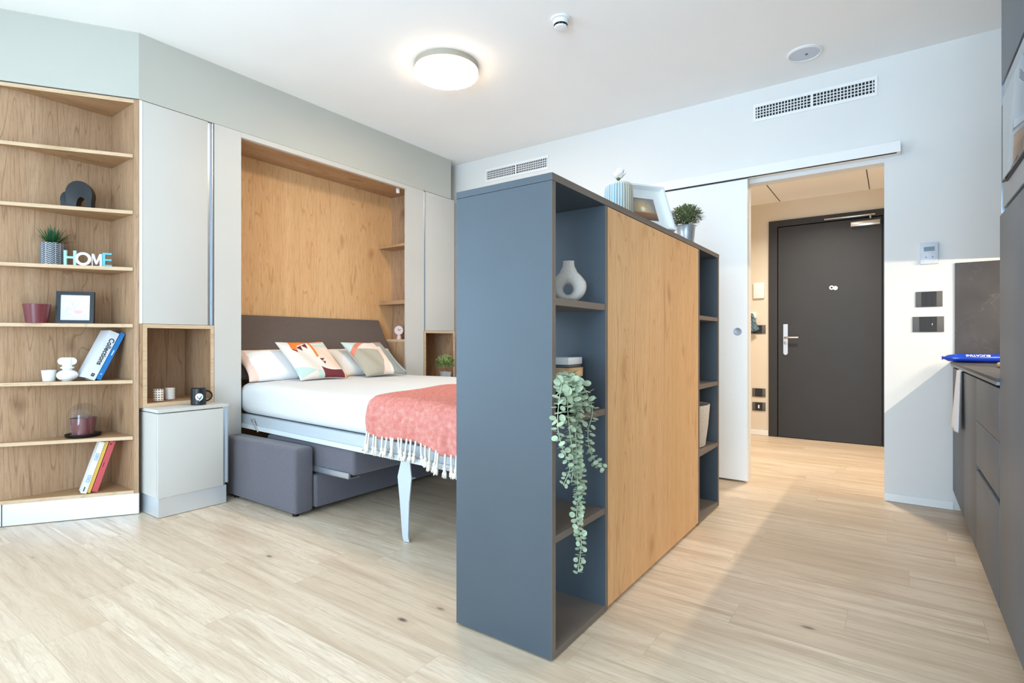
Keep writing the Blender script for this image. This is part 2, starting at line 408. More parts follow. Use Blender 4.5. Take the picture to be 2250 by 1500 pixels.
def window(name, horiz, a0, a1, p, z0, z1):
    bm = bmesh.new(); w = 0.06
    def b(u0, u1, v0, v1):
        if horiz: box(bm, u0, u1, p - 0.03, p + 0.03, v0, v1)
        else: box(bm, p - 0.03, p + 0.03, u0, u1, v0, v1)
    b(a0, a1, z0, z0 + w); b(a0, a1, z1 - w, z1); b(a0, a0 + w, z0 + w, z1 - w); b(a1 - w, a1, z0 + w, z1 - w)
    m_ = (a0 + a1) / 2; b(m_ - 0.04, m_ + 0.04, z0 + w, z1 - w)
    struct(name, bm, 'white_plastic')
window('window_1', True, VX0, VX1, YB - 0.05, 0.08, WZ)
window('window_2', False, SY0, SY1, -4.03, 0.08, WZ)
# hall behind the sliding door
bm = bmesh.new()
box(bm, -2.1, -1.087, 6.22, 6.34, 0, 2.465); box(bm, -0.010, 0.55, 6.22, 6.34, 0, 2.465); box(bm, -1.087, -0.010, 6.22, 6.34, 2.266, 2.465)
struct('wall_hall_end', bm, 'hallwall')
struct('wall_hall_left', BX(-2.2, -2.1, 4.22, 6.34, 0, 2.465), 'hallwall')
struct('wall_hall_right', BX(0.45, 0.55, 4.22, 6.22, 0, 2.465), 'hallwall')
bm = BX(-2.2, 0.55, 4.22, 6.34, 2.465, 2.56)
struct('ceiling_hall', bm, 'ceiling')
bm = bmesh.new()
for x in (-0.98, -0.20): box(bm, x, x + 0.006, 4.3, 6.2, 2.4625, 2.4648)
struct('trim_1', bm, 'dark')
# baseboards
struct('baseboard_back', BX(OX1 + 0.002, 0.283, YW - 0.013, YW - 0.001, 0.001, 0.05, r=0.002), 'white_gloss')
struct('baseboard_left', BX(-1.95, OX0 - 0.008, YW - 0.013, YW - 0.001, 0.001, 0.05, r=0.002), 'white_gloss')
struct('baseboard_hall', BX(-2.09, -1.09, 6.206, 6.219, 0.001, 0.055, r=0.002), 'white_gloss')

# sloped bookcase line, seen from above
F0 = Vector((-3.57, 1.28)); FT = Vector((-0.5525, -0.8335))       # runs left along the slanted front
FN = Vector((-0.8335, 0.5525))                                   # points into the bookcase
F1 = F0 + FT * 0.72
# soffit above all the cupboards (setting)
bm = bmesh.new()
prism(bm, [(-3.958, F1.y - 0.06), (F1.x, F1.y), (F0.x, F0.y), (XC, 3.97), (-3.958, 3.97)], 2.406, H - 0.0005)
struct('trim_2', bm, 'sage')

# ------------------------------------------------------------------ bookcase
XB = -3.925           # back panel plane
bc = thing('corner_bookcase', 'slant-fronted oak bookcase with seven open shelves and brushed metal plinth, at the far left', 'bookcase', (-3.75, 1.05, 0))
def front_at(y): return F0.x + (F0.y - y) * (FT.x / -FT.y)
def shelf_poly(inset=0.0, yr=1.258):
    # front follows the slanted line, the back is parallel to the room wall, then a shallow facet
    return [(front_at(yr) - inset * 0.8335 * 1.2, yr), (XB + 0.001, yr), (XB + 0.001, 0.815), (-3.957, 0.735), (front_at(0.70) - 0.0, 0.70)]
bm = bmesh.new(); prism(bm, [(F0.x, 1.28), (-3.94, 1.28), (-3.94, 1.26), (F0.x - 0.0133, 1.26)], 0.122, 2.40)
obj('side_panel', bm, 'oak', bc)
bm = bmesh.new(); prism(bm, [(XB, 1.2595), (-3.94, 1.2595), (-3.94, 0.81), (-3.9585, 0.76), (-3.9585, 0.70), (-3.957, 0.70), (-3.956, 0.735), (XB, 0.815)], 0.122, 2.40)
obj('back_panel', bm, 'oak', bc)
SZ = [2.398, 2.083, 1.756, 1.428, 1.101, 0.777, 0.452, 0.140]
for i, z in enumerate(SZ):
    if i == 0:
        bm = bmesh.new(); prism(bm, shelf_poly(0, 1.2595), z - 0.02, z); obj('top_panel', bm, 'oak_flat', bc); continue
    if i == 7:
        bm = bmesh.new(); prism(bm, shelf_poly(0, 1.2595), z - 0.018, z); obj('bottom_panel', bm, 'oak_flat', bc); continue
    bm = bmesh.new(); p = shelf_poly(0.006); prism(bm, p, z - 0.0195, z)
    obj('shelf', bm, 'oak_flat', bc)
    # pale edge band on the front of the shelf
    a = Vector(p[0]); b = Vector(p[4]); off = Vector((0.8335, -0.5525)) * 0.0010; e = (b - a).normalized() * 0.0005
    bm = bmesh.new(); prism(bm, [(a + e)[:], (b)[:], (b + off)[:], (a + e + off)[:]], z - 0.0195, z)
    obj('edge_band', bm, 'oak_edge', bc)
a = Vector((F0.x, 1.2800)); off = Vector((0.8335, -0.5525)) * 0.0010
bm = bmesh.new(); b = Vector((front_at(0.70), 0.70)); prism(bm, [(a + FT * 0.025)[:], b[:], (b + off)[:], (a + FT * 0.025 + off)[:]], 2.378, 2.398); obj('edge_band', bm, 'oak_edge', bc)
bm = bmesh.new(); prism(bm, [(a + FT * 0.025)[:], b[:], (b + off)[:], (a + FT * 0.025 + off)[:]], 0.122, 0.140); obj('edge_band', bm, 'oak_edge', bc)
bm = bmesh.new()
for u0, u1 in ((0.0, 0.622), (0.627, 0.70)):
    a = F0 + FT * u0; b = F0 + FT * u1
    prism(bm, [(a.x, a.y), (b.x, b.y), (b.x + FN.x * 0.015, b.y + FN.y * 0.015), (a.x + FN.x * 0.015, a.y + FN.y * 0.015)], 0.004, 0.121)
obj('plinth', bm, 'plinth', bc)

# ------------------------------------------------------------------ fitted cupboards
def tall_cupboard(y0, y1, handle_left, label):
    t = thing('wall_cupboard', label, 'cupboard', (XC - 0.17, (y0 + y1) / 2, 1.10))
    b = bmesh.new(); box(b, -3.955, XC - 0.020, y0 + 0.001, y1 - 0.001, 1.104, 2.404); obj('body', b, 'front', t)
    if handle_left: d0, d1, h0, h1 = y0 + 0.022, y1 - 0.004, y0 + 0.002, y0 + 0.021
    else: d0, d1, h0, h1 = y0 + 0.018, y1 - 0.038, y1 - 0.037, y1 - 0.006
    obj('door', BX(XC - 0.0195, XC, d0, d1, 1.104, 2.402, r=0.001), 'front', t)
    if not handle_left: obj('side_trim', BX(XC - 0.0195, XC + 0.001, y0, d0 - 0.002, 1.104, 2.402), 'white_gloss', t)
    b = bmesh.new()
    box(b, XC - 0.0195, XC - 0.012, h0, h1, 1.104, 2.400); box(b, XC - 0.012, XC + 0.001, h1 - 0.006, h1, 1.104, 2.400)
    obj('handle_profile', b, 'alu', t, label='aluminium grip profile')
    return t
tall_cupboard(1.282, 1.702, False, 'tall pale grey wall cupboard left of the bed alcove, above the cubby with cups')
tall_cupboard(3.595, 4.022, True, 'narrow pale grey wall cupboard right of the bed alcove, beside the dark divider')
def cubby(y0, y1, label, kl=0.022):
    t = thing('open_cubby', label, 'shelf unit', (XC - 0.17, (y0 + y1) / 2, 0.63)); z0, z1, k = 0.6135, 1.102, 0.022; d = kl - k
    for n, a in (('side_panel', (y0, y0 + kl, z0, z1)), ('side_panel', (y1 - k, y1, z0, z1))):
        obj(n, BX(-3.94, XC + 0.001, a[0], a[1], a[2], a[3]), 'oak', t)
    obj('top_panel', BX(-3.94, XC + 0.001, y0 + kl + 0.0003, y1 - k - 0.0003, z1 - k, z1), 'oak_flat', t)
    obj('bottom_panel', BX(-3.94, XC + 0.001, y0 + kl + 0.0003, y1 - k - 0.0003, z0, z0 + k), 'oak_flat', t)
    obj('back_panel', BX(-3.94, -3.925, y0 + kl + 0.0003, y1 - k - 0.0003, z0 + k, z1 - k), 'oak', t)
    b = bmesh.new(); X0, X1 = XC + 0.0012, XC + 0.0022
    box(b, X0, X1, y0 + d, y0 + kl, z0, z1); box(b, X0, X1, y1 - k, y1, z0, z1); box(b, X0, X1, y0 + kl, y1 - k, z0, z0 + k); box(b, X0, X1, y0 + kl, y1 - k, z1 - k, z1)
    obj('edge_band', b, 'oak_edge', t)
cubby(1.283, 1.702, 'square open oak cubby holding two patterned cups', 0.039)
cubby(3.597, 4.024, 'square open oak cubby on the right, behind the small green plant')
XL = -3.377
def low_cabinet(y0, y1, label):
    t = thing('low_cabinet', label, 'cabinet', (XC, (y0 + y1) / 2, 0))
    obj('body', BX(-3.94, XL - 0.021, y0, y1 - 0.014, 0.113, 0.590), 'front', t)
    obj('top_panel', BX(-3.94, XL, y0, y1, 0.5945, 0.6125, r=0.001), 'front', t)
    obj('door', BX(XL - 0.0195, XL, y0, y1 - 0.034, 0.113, 0.589, r=0.001), 'front', t)
    b = bmesh.new(); box(b, XL - 0.0195, XL - 0.012, y1 - 0.033, y1 - 0.006, 0.125, 0.593); box(b, XL - 0.012, XL + 0.001, y1 - 0.010, y1 - 0.004, 0.125, 0.593)
    obj('handle_profile', b, 'alu', t, label='aluminium grip profile')
    b = bmesh.new(); prism(b, [(XL - 0.004, y0 + 0.004), (XL - 0.004, y1 - 0.014), (XL - 0.014, y1 - 0.014), (XL - 0.014, y0 + 0.014), (-3.94, y0 + 0.014), (-3.94, y0 + 0.004)], 0.003, 0.112)
    obj('plinth', b, 'plinth', t)
low_cabinet(1.305, 1.700, 'low pale grey cabinet with the black mug on top')
low_cabinet(3.600, 4.020, 'low pale grey cabinet behind the bed, under the small green plant')

# alcove around the fold-down bed
al = thing('bed_alcove', 'oak-lined bed alcove framed in pale grey panels', 'alcove', (-3.75, 2.6, 0))
obj('side_frame', BX(-3.955, XC, 1.705, 1.879, 0.0015, 2.404), 'front', al)
obj('side_frame', BX(XC - 0.02, XC, 3.372, 3.592, 0.0015, 2.404), 'front', al)
obj('header', BX(XC - 0.03, XC + 0.001, 1.8795, 3.3715, 2.369, 2.404), 'front', al)
obj('back_panel', BX(-3.945, -3.925, 1.8795, 3.54, 0.0015, 2.404), 'oak_warm', al)
obj('top_panel', BX(-3.9245, XC - 0.031, 1.8795, 3.5195, 2.3705, 2.390), 'oak_flat', al)
obj('side_panel', BX(-3.9245, XC - 0.0205, 3.52, 3.54, 0.0015, 2.39), 'oak', al)
obj('shelf', BX(-3.9245, XC - 0.022, 3.362, 3.5195, 1.862, 1.884), 'oak_flat', al)
obj('shelf', BX(-3.9245, XC - 0.022, 3.362, 3.5195, 1.340, 1.374), 'oak_flat', al)
obj('shelf', BX(-3.9245, XC - 0.022, 3.362, 3.5195, 0.998, 1.020), 'oak_edge', al)
obj('side_box', BX(-3.9245, XC - 0.022, 3.364, 3.5195, 0.10, 0.9975), 'oak', al)
obj('magnet_catch', BX(-3.635, -3.615, 3.31, 3.335, 2.328, 2.3700, r=0.002), 'white_plastic', al, label='small white catch')

# ------------------------------------------------------------------ fold-down bed
bed = thing('fold_down_bed', 'fold-down double bed with grey metal frame and brown headboard', 'bed', (-2.7, 2.6, 0))
TIL = 0.018
def zr(x, z): return z - TIL * (x + 3.6)
def rail(name, y0, y1, z0, z1, m, lab=None):
    b = bmesh.new(); prism(b, [(-3.66, zr(-3.66, z0)), (-1.60, zr(-1.60, z0)), (-1.60, zr(-1.60, z1)), (-3.66, zr(-3.66, z1))], y0, y1, 'y')
    return obj(name, b, m, bed, label=lab)
rail('side_rail', 1.896, 1.925, 0.452, 0.512, 'bed_metal'); rail('rail_lip', 1.884, 1.925, 0.424, 0.4515, 'bed_lip', 'pale lower lip of the rail')
rail('side_rail', 3.30, 3.33, 0.430, 0.512, 'bed_metal')
b = bmesh.new(); box(b, -1.60, -1.58, 1.90, 3.33, 0.39, 0.475); obj('end_rail', b, 'bed_metal', bed)
b = bmesh.new(); prism(b, [(-3.655, zr(-3.655, 0.495)), (-1.601, zr(-1.6, 0.495)), (-1.601, zr(-1.6, 0.508)), (-3.655, zr(-3.655, 0.508))], 1.926, 3.299, 'y'); obj('slatted_base', b, 'bed_metal', bed)
# bent sheet-metal legs
def bed_leg(dx, y):
    prof = [(-2.016, 0.450), (-1.958, 0.450), (-1.958, 0.405), (-1.946, 0.325), (-1.962, 0.20), (-1.969, 0.03), (-1.962, 0.004), (-2.000, 0.002), (-2.010, 0.03), (-2.028, 0.20), (-2.044, 0.318), (-2.018, 0.405)]
    b = bmesh.new(); prism(b, [(x + dx, z) for x, z in prof], y, y + 0.006, 'y')
    box(b, -2.028 + dx, -1.946 + dx, y + 0.006, y + 0.03, 0.318, 0.322)
    return obj('leg', b, 'bed_metal', bed)
bed_leg(0, 1.872); bed_leg(0, 3.332)
b = bmesh.new(); tube(b, [(-3.425, 1.880, 0.482), (-3.36, 1.880, 0.412)], 0.006); tube(b, [(-3.425, 1.872, 0.482), (-3.425, 1.895, 0.482)], 0.010); obj('hinge_bracket', b, 'steel', bed)
# leaning headboard
hb = bmesh.new(); p0, p1 = (-3.905, 1.197), (-3.655, 0.745); dn = Vector((p1[0] - p0[0], p1[1] - p0[1])).normalized(); nn = Vector((-dn.y, dn.x)) * 0.03
if nn.x > 0: nn = -nn
nn = Vector((0.0, 0.0)) + nn
vs = [(p0[0], p0[1]), (p1[0], p1[1]), (p1[0] + nn.x, p1[1] + nn.y), (p0[0] - 0.012, p0[1] - 0.004)]
prism(hb, vs, 1.900, 3.345, 'y'); bmesh.ops.bevel(hb, geom=list(hb.edges), offset=0.004, segments=2, affect='EDGES')
obj('headboard', hb, 'headboard', bed, label='brown grey upholstered headboard')

# mattress in white bedding
def rounded_slab(x0, x1, y0, y1, z0, z1, r, nx=24, ny=24, nr=6, bulge=0.0, f=None):
    """box with large rounded rim and a soft top"""
    bm = bmesh.new(); box(bm, x0, x1, y0, y1, z0, z1)
    bmesh.ops.bevel(bm, geom=list(bm.edges), offset=r, segments=nr, profile=0.5, affect='EDGES')
    return bm
mt = rounded_slab(-3.645, -1.615, 1.893, 3.335, 0.0, 0.205, 0.06)
bmesh.ops.subdivide_edges(mt, edges=[e for e in mt.edges if e.calc_length() > 0.5], cuts=14, use_grid_fill=True)
for v in mt.verts:
    v.co.z = v.co.z + zr(v.co.x, 0.513) + 0.006 * math.sin(v.co.x * 5.1 + v.co.y * 3) * (1 if v.co.z > 0.1 else 0) + 0.012 * max(0, v.co.z - 0.1) * 5 * (1 - ((v.co.y - 2.61) / 0.72) ** 2)
    if v.co.z > 0.6: v.co.z += 0.02 * TIL
mo = obj('mattress', mt, 'linen', smooth=80); tag(mo, 'thick mattress in smooth white bedding on the fold-down bed', 'mattress')

def pillow(name, w, h, t, m, loc_m, label, cat, n=100, fn=None, group=None, pinch=0.10):
    """soft pillow: local x width, y height, z thickness"""
    bm = bmesh.new(); V = {}
    for side in (1, -1):
        for i in range(n + 1):
            for j in range(n + 1):
                u, v = 2 * i / n - 1, 2 * j / n - 1
                if (i in (0, n) or j in (0, n)) and side == -1: V[(side, i, j)] = V[(1, i, j)]; continue
                x = w / 2 * u * (1 - pinch * (1 - v * v) * abs(u) ** 2); y = h / 2 * v * (1 - pinch * (1 - u * u) * abs(v) ** 2)
                th = t / 2 * ((1 - u ** 4) * (1 - v ** 4)) ** 0.55 * (0.92 + 0.08 * math.sin(7 * u + 3 * v))
                V[(side, i, j)] = bm.verts.new((x, y, side * th))
        for i in range(n):
            for j in range(n):
                q = [V[(side, i, j)], V[(side, i + 1, j)], V[(side, i + 1, j + 1)], V[(side, i, j + 1)]]
                try: bm.faces.new(q if side == 1 else q[::-1])
                except ValueError: pass
    o = obj(name, bm, m, smooth=180)
    if fn: paint(o, lambda c: fn(c.x / w + 0.5, c.y / h + 0.5, c.z))
    o.matrix_world = loc_m; tag(o, label, cat, group); return o
def inpoly(s, t, P):
    r = False; j = len(P) - 1
    for i in range(len(P)):
        if (P[i][1] > t) != (P[j][1] > t) and s < (P[j][0] - P[i][0]) * (t - P[i][1]) / (P[j][1] - P[i][1]) + P[i][0]: r = not r
        j = i
    return r
CR = (228, 221, 212)
def art_face(s, t, z):
    if z < -0.002: return CR
    orange, wine, mint, peach = (238, 132, 58), (116, 52, 58), (196, 214, 204), (240, 212, 194)
    if inpoly(s, t, [(.14, .72), (.20, .995), (.52, .995), (.56, .90), (.47, .84), (.30, .80), (.22, .66)]): return orange
    for k in range(3):
        a = .14 + k * .115; b = .66 + k * .045
        if inpoly(s, t, [(a, b + .03), (a + .11, b + .09), (a + .085, b - .06)]): return wine
    if inpoly(s, t, [(.54, .93), (.60, .93), (.575, .48), (.525, .46)]): return orange
    if .60 < s < .87 and .88 < t < .91: return orange
    if inpoly(s, t, [(.555, .43), (.66, .42), (.585, .36)]) or inpoly(s, t, [(.585, .36), (.645, .34), (.60, .28)]): return wine
    d = math.hypot((s - .76), (t - .50))
    if d < .335 and s > .575: return mint if t > .74 else peach
    if .43 < s < .92 and t < .36 and d > .36 and s > .5: return wine
    if s > .935 and t < .62 and s > .935 + .0 * t: return orange if (s - .935) > 0.09 * t else CR
    if .38 < s < .5 and t < .15: return mint
    if inpoly(s, t, [(.02, .30), (.37, .15), (.03, .03)]): return (190, 212, 206)
    return CR
def art_arcs(s, t, z):
    if z < -0.002: return (222, 220, 212)
    d = math.hypot(s - .70, t - .15)
    if abs(d - .81) < .045 and t > .5: return (222, 138, 116)
    if d >= .81: return (206, 220, 214)
    if inpoly(s, t, [(.0, .70), (.35, .70), (.64, .64), (.60, .35), (.42, .0), (0, 0)]): return (178, 172, 156)
    if inpoly(s, t, [(.70, .76), (.62, .62), (.60, .35), (.42, 0), (.60, 0), (.72, .4), (.78, .76)]): return (240, 216, 200)
    if s > .7: return (156, 160, 152)
    return (240, 222, 208) if t > .6 else (236, 230, 220)
def art_bed(s, t, z):
    r1 = math.hypot((s - .28) * 1.5, t - .42)
    if s < .10: return (232, 204, 188)
    if r1 < .42: return (246, 246, 247)
    if s > .5: 
        r2 = math.hypot((s - .50) * 1.5, t - .30)
        if r2 < .50: return (196, 210, 222)
        return (216, 224, 230) if s < .8 else (238, 220, 206)
    return (240, 228, 218) if t > .5 else (246, 246, 247)
def art_bed2(s, t, z):
    r1 = math.hypot((s - .42) * 1.5, t - .35)
    if r1 < .34: return (240, 222, 206)
    if r1 < .50: return (236, 238, 236)
    if s < .5 or t > .8: return (240, 232, 224)
    return (180, 198, 212)
def lean(cx, cy, cz, dx, dz, dy=0.0):
    y = Vector((dx, dy, dz)).normalized(); x = Vector((0, 1, 0)); z = x.cross(y).normalized(); x = y.cross(z)
    return frame_mtx((cx, cy, cz), x, y, z)
pillow('bed_pillow', 0.72, 0.33, 0.105, 'printed', lean(-3.640, 2.262, 0.832, -0.25, 0.20), 'wide pillow with pale blue and peach print, at the left of the bed head', 'pillow', fn=art_bed, group='bed pillows')
pillow('bed_pillow', 0.68, 0.33, 0.105, 'printed', lean(-3.640, 2.995, 0.832, -0.25, 0.20), 'wide pillow with pale blue and peach print, between and behind the two cushions', 'pillow', fn=art_bed2, group='bed pillows')
pillow('throw_cushion', 0.40, 0.42, 0.095, 'printed', lean(-3.495, 2.370, 0.862, -0.32, 0.262), 'square cushion with an abstract face in orange, burgundy and peach', 'cushion', n=200, fn=art_face, group='cushions on the bed')
pillow('throw_cushion', 0.41, 0.42, 0.095, 'printed', lean(-3.500, 2.945, 0.860, -0.32, 0.262), 'square cushion with grey and pink fields and a terracotta arc', 'cushion', n=180, fn=art_arcs, group='cushions on the bed')

# coral throw with fringe, lying across the foot of the bed
def throw():
    bm = bmesh.new(); uvl = bm.loops.layers.uv.new('UVMap'); nx, ns = 80, 110
    y_edge, r = 1.893, 0.06
    tot_top = 3.20 - (y_edge + r); arc = r * PI / 2
    def prof(sv):      # path from the far side, over the rim and down the near side
        if sv < tot_top: return 3.20 - sv, 1.0, 0.0, 0.0
        if sv < tot_top + arc: a = (sv - tot_top) / r; return y_edge + r - r * math.sin(a), 1.0, -r + r * math.cos(a), a
        return y_edge, 0.0, -r - (sv - tot_top - arc), PI / 2
    V = []; total0 = tot_top + arc + 0.135
    bottom = []
    for i in range(nx + 1):
        row = []; u = i / nx
        extra = 0.012 * math.sin(u * 9) + 0.030 * u
        total = total0 + extra - 0.008
        for j in range(ns + 1):
            sv = total * j / ns; y, top, dz, a = prof(sv)
            xl = -2.37 + 0.115 * max(0, (sv - 0.55)) + 0.01 * math.sin(sv * 7)
            x = xl + ((-1.628) - xl) * u
            zt = zr(x, 0.513) + 0.205
            zt += 0.006 * math.sin(x * 5.1 + y * 3) + 0.012 * 0.105 * 5 * (1 - ((y - 2.61) / 0.72) ** 2) + 0.008
            down = max(0.0, sv - tot_top - arc * 0.4)
            fold = (0.013 * math.sin(x * 42 + 1.3 * math.sin(x * 13) + down * 6) + 0.008 * math.sin(x * 71 + 2) + 0.005 * math.sin(x * 23 - down * 30)) * min(1, down / 0.12)
            yy = y - 0.008 - 0.016 * min(1, down / 0.1) - abs(fold) * 1.0 if down > 0 else y - 0.002 * (a > 0)
            zz = zt + dz + (0.0025 * math.sin(x * 31 + y * 17) if top else 0)
            row.append((bm.verts.new((x, yy, zz)), (x, sv)))
        V.append(row); bottom.append(row[-1][0].co.copy())
    for i in range(nx):
        for j in range(ns):
            q = [V[i][j], V[i][j + 1], V[i + 1][j + 1], V[i + 1][j]]
            f = bm.faces.new([k[0] for k in q])
            for l, k in zip(f.loops, q): l[uvl].uv = k[1]
    return bm, bottom
bm, bottom = throw()
th = thing('throw_blanket', 'coral woven throw with cream tassels over the foot of the bed', 'blanket', (-2.0, 2.2, 0.70))
cloth = obj('woven_cloth', bm, 'throw', th, smooth=180)
md = cloth.modifiers.new('thick', 'SOLIDIFY'); md.thickness = 0.004; md.offset = 1.0
def tassel(p, l, sw):
    b = bmesh.new(); rr = random.Random(int(p.x * 1e4))
    q = [p + Vector((0, -0.004, 0.012)), p + Vector((sw * .2, -0.006, -0.3 * l)), p + Vector((sw * .5, -0.006, -0.62 * l))]
    tube(b, spline(q, 3), 0.0055, 8)
    k = q[-1]
    rings = lathe(b, [(0.004, 0.012), (0.0095, 0.006), (0.0095, -0.002), (0.0065, -0.007)], 8)
    for rg in rings:
        for v in rg: v.co += k
    for i in range(7):
        a = 2 * PI * i / 7 + rr.random(); e = k + Vector((math.cos(a) * 0.010 + sw * .5, math.sin(a) * 0.007 - 0.002, -l * (0.34 + 0.10 * rr.random())))
        tube(b, [k, (k + e) / 2 + Vector((math.cos(a) * 0.003, 0, 0)), e], [0.0045, 0.0052, 0.0028], 6)
    obj('tassel', b, 'tassel', th, smooth=60)
nt = 21
for i in range(nt):
    p = bottom[int(1 + i * (len(bottom) - 3) / (nt - 1))]
    tassel(p + Vector((0, -0.004, 0)), 0.088 + 0.012 * random.random(), 0.024 * (random.random() - 0.5) * 2)

# ------------------------------------------------------------------ sofa under the bed
so = thing('sofa', 'charcoal fabric sofa tucked under the fold-down bed', 'sofa', (-3.0, 2.6, 0))
def soft(x0, x1, y0, y1, z0, z1, r): return rounded_slab(x0, x1, y0, y1, z0, z1, r, nr=4)
obj('armrest', soft(-3.545, -2.75, 1.754, 1.876, 0.018, 0.392, 0.022), 'sofa', so)
obj('armrest', soft(-3.545, -2.75, 3.224, 3.346, 0.018, 0.392, 0.022), 'sofa', so)
obj('base', soft(-3.545, -2.735, 1.878, 3.222, 0.035, 0.222, 0.012), 'sofa', so)
obj('seat_cushion', soft(-3.30, -2.424, 1.900, 3.205, 0.256, 0.405, 0.022), 'sofa', so)
b = bmesh.new(); box(b, -3.30, -2.45, 1.886, 1.8995, 0.243, 0.272); box(b, -3.30, -2.45, 1.886, 1.96, 0.2405, 0.2445); obj('seat_rail', b, 'alu', so, label='pale metal rail under the cushion')
b = bmesh.new(); box(b, -3.30, -2.45, 3.206, 3.219, 0.243, 0.272); obj('seat_rail', b, 'alu', so, label='pale metal rail under the cushion')
for x, y in ((-2.80, 1.79), (-3.45, 1.79), (-2.80, 3.30), (-3.45, 3.30)):
    obj('foot', LT([(0.018, 0.0), (0.018, 0.0175)], c=(x, y), n=16), 'black', so)

# ------------------------------------------------------------------ divider shelving
DX0, DX1, DY0, DY1 = -1.261, -0.868, 1.431, 3.376
dv = thing('room_divider', 'anthracite room divider with oak door panel between two open shelf columns', 'shelving unit', (-1.06, 2.4, 0))
obj('side_panel', BX(DX0, DX1, DY0, DY0 + 0.022, 0.008, 1.5015), 'anth', dv)
obj('side_panel', BX(DX0, DX1, DY1 - 0.022, DY1, 0.008, 1.5015), 'anth', dv)
obj('partition', BX(DX0, DX1, 1.809, 1.829, 0.008, 1.5015), 'anth', dv)
obj('partition', BX(DX0, DX1, 2.957, 2.979, 0.008, 1.5015), 'anth', dv)
obj('top_panel', BX(DX0 - 0.001, DX1 + 0.001, DY0 - 0.001, DY1 + 0.001, 1.5025, 1.526, r=0.0006, seg=1), 'anth', dv)
obj('edge_band', BX(DX1 + 0.0011, DX1 + 0.0018, DY0 - 0.001, DY1 + 0.001, 1.5027, 1.5258), 'anth_warm_lit', dv)
for y0, y1, zs in ((1.4535, 1.8085, (1.1375, 0.753, 0.388, 0.028)), (2.9795, 3.3535, (1.143, 0.760, 0.392, 0.036))):
    for z in zs: obj('shelf', BX(DX0 + 0.002, DX1 - 0.001, y0, y1, z - 0.0225, z), 'anth_warm_lit', dv)
obj('oak_door', BX(DX1 - 0.020, DX1 + 0.0005, 1.8305, 2.9555, 0.016, 1.5005, r=0.0008, seg=1), 'oak_warm', dv, label='honey oak flush door')
obj('rear_door', BX(DX0, DX0 + 0.018, 1.8305, 2.9555, 0.012, 1.500), 'anth', dv)
obj('bottom_panel', BX(DX0 + 0.019, DX1 - 0.021, 1.8305, 2.9555, 0.010, 0.030), 'anth', dv)
for x in (DX0 + 0.05, DX1 - 0.05):
    for y in (DY0 + 0.03, 1.82, 2.965, DY1 - 0.03): obj('foot', LT([(0.012, 0.0), (0.012, 0.0078)], c=(x, y), n=12), 'black', dv)
# edge banding on the near vertical edges, its brown standing for warm light
for y0, y1 in ((DY0, DY0 + 0.022), (1.809, 1.829), (2.957, 2.979), (DY1 - 0.022, DY1)):
    obj('edge_band', BX(DX1 + 0.0001, DX1 + 0.0009, y0, y1, 0.008, 1.5015), 'anth_warm_lit', dv)

# ------------------------------------------------------------------ sliding door, track
sd = struct('door_2', BX(-1.745, -0.846, 4.048, 4.086, 0.014, 2.148, r=0.001), 'white_gloss')
b = bmesh.new(); 
lathe(b, [(0.028, -0.0004), (0.028, 0.0016), (0.023, 0.0018), (0.021, 0.0004)], 32)
xf(b, frame_mtx((-0.912, 4.0472, 1.070), (1, 0, 0), (0, 0, 1), (0, -1, 0)))
obj('door_handle', b, 'alu_blue', sd, label='round recessed finger pull')
tr = bmesh.new(); box(tr, -1.76, 0.030, 4.034, YW - 0.0005, 2.157, 2.225, r=0.002); struct('trim_3', tr, 'white_gloss')
struct('track_gap_shade', BX(-1.75, 0.010, 4.038, 4.050, 2.1535, 2.1565), 'dark')  # dark strip painted in for the shaded gap between sliding door and track

# ------------------------------------------------------------------ entrance door in the hall
dr = struct('door_1', BX(-0.996, -0.100, 6.205, 6.245, 0.006, 2.192, r=0.001), 'doorgrey')
b = bmesh.new()
box(b, -1.085, -1.004, 6.196, 6.30, 0.001, 2.264); box(b, -0.092, -0.012, 6.196, 6.30, 0.001, 2.264); box(b, -1.004, -0.092, 6.196, 6.30, 2.200, 2.264)
box(b, -1.004, -0.092, 6.250, 6.30, 0.001, 2.20)
obj('door_frame', b, 'doorgrey', dr)
b = bmesh.new(); prism(b, [(-0.946, 1.18), (-0.904, 1.18), (-0.904, 0.878), (-0.911, 0.866), (-0.925, 0.858), (-0.939, 0.866), (-0.946, 0.878)], 6.196, 6.2045, 'y')
hd = obj('door_handle', b, 'alu', dr, label='satin lever handle on a long plate')
b = bmesh.new(); tube(b, spline([(-0.925, 6.196, 1.040), (-0.925, 6.160, 1.040), (-0.900, 6.148, 1.040), (-0.800, 6.150, 1.040)], 5), 0.0105, 12); obj('lever', b, 'steel', hd)
b = LT([(0.014, 0), (0.014, 0.012), (0.010, 0.014)], n=18); xf(b, frame_mtx((-0.925, 6.196, 0.985), (1, 0, 0), (0, 0, 1), (0, -1, 0))); obj('lock_cylinder', b, 'steel', hd)
b = bmesh.new(); box(b, -0.350, -0.112, 6.150, 6.2045, 2.112, 2.160, r=0.004); cl = obj('door_closer', b, 'steel', dr)
b = bmesh.new(); box(b, -0.575, -0.150, 6.168, 6.1955, 2.208, 2.224, r=0.003); tube(b, [(-0.19, 6.165, 2.175), (-0.19, 6.165, 2.214)], 0.010); obj('closer_arm', b, 'steel', cl)
b = LT([(0.020, 0), (0.020, 0.006), (0.012, 0.008)], n=24); xf(b, frame_mtx((-0.480, 6.2045, 1.530), (1, 0, 0), (0, 0, 1), (0, -1, 0))); obj('peephole', b, 'white_plastic', dr)
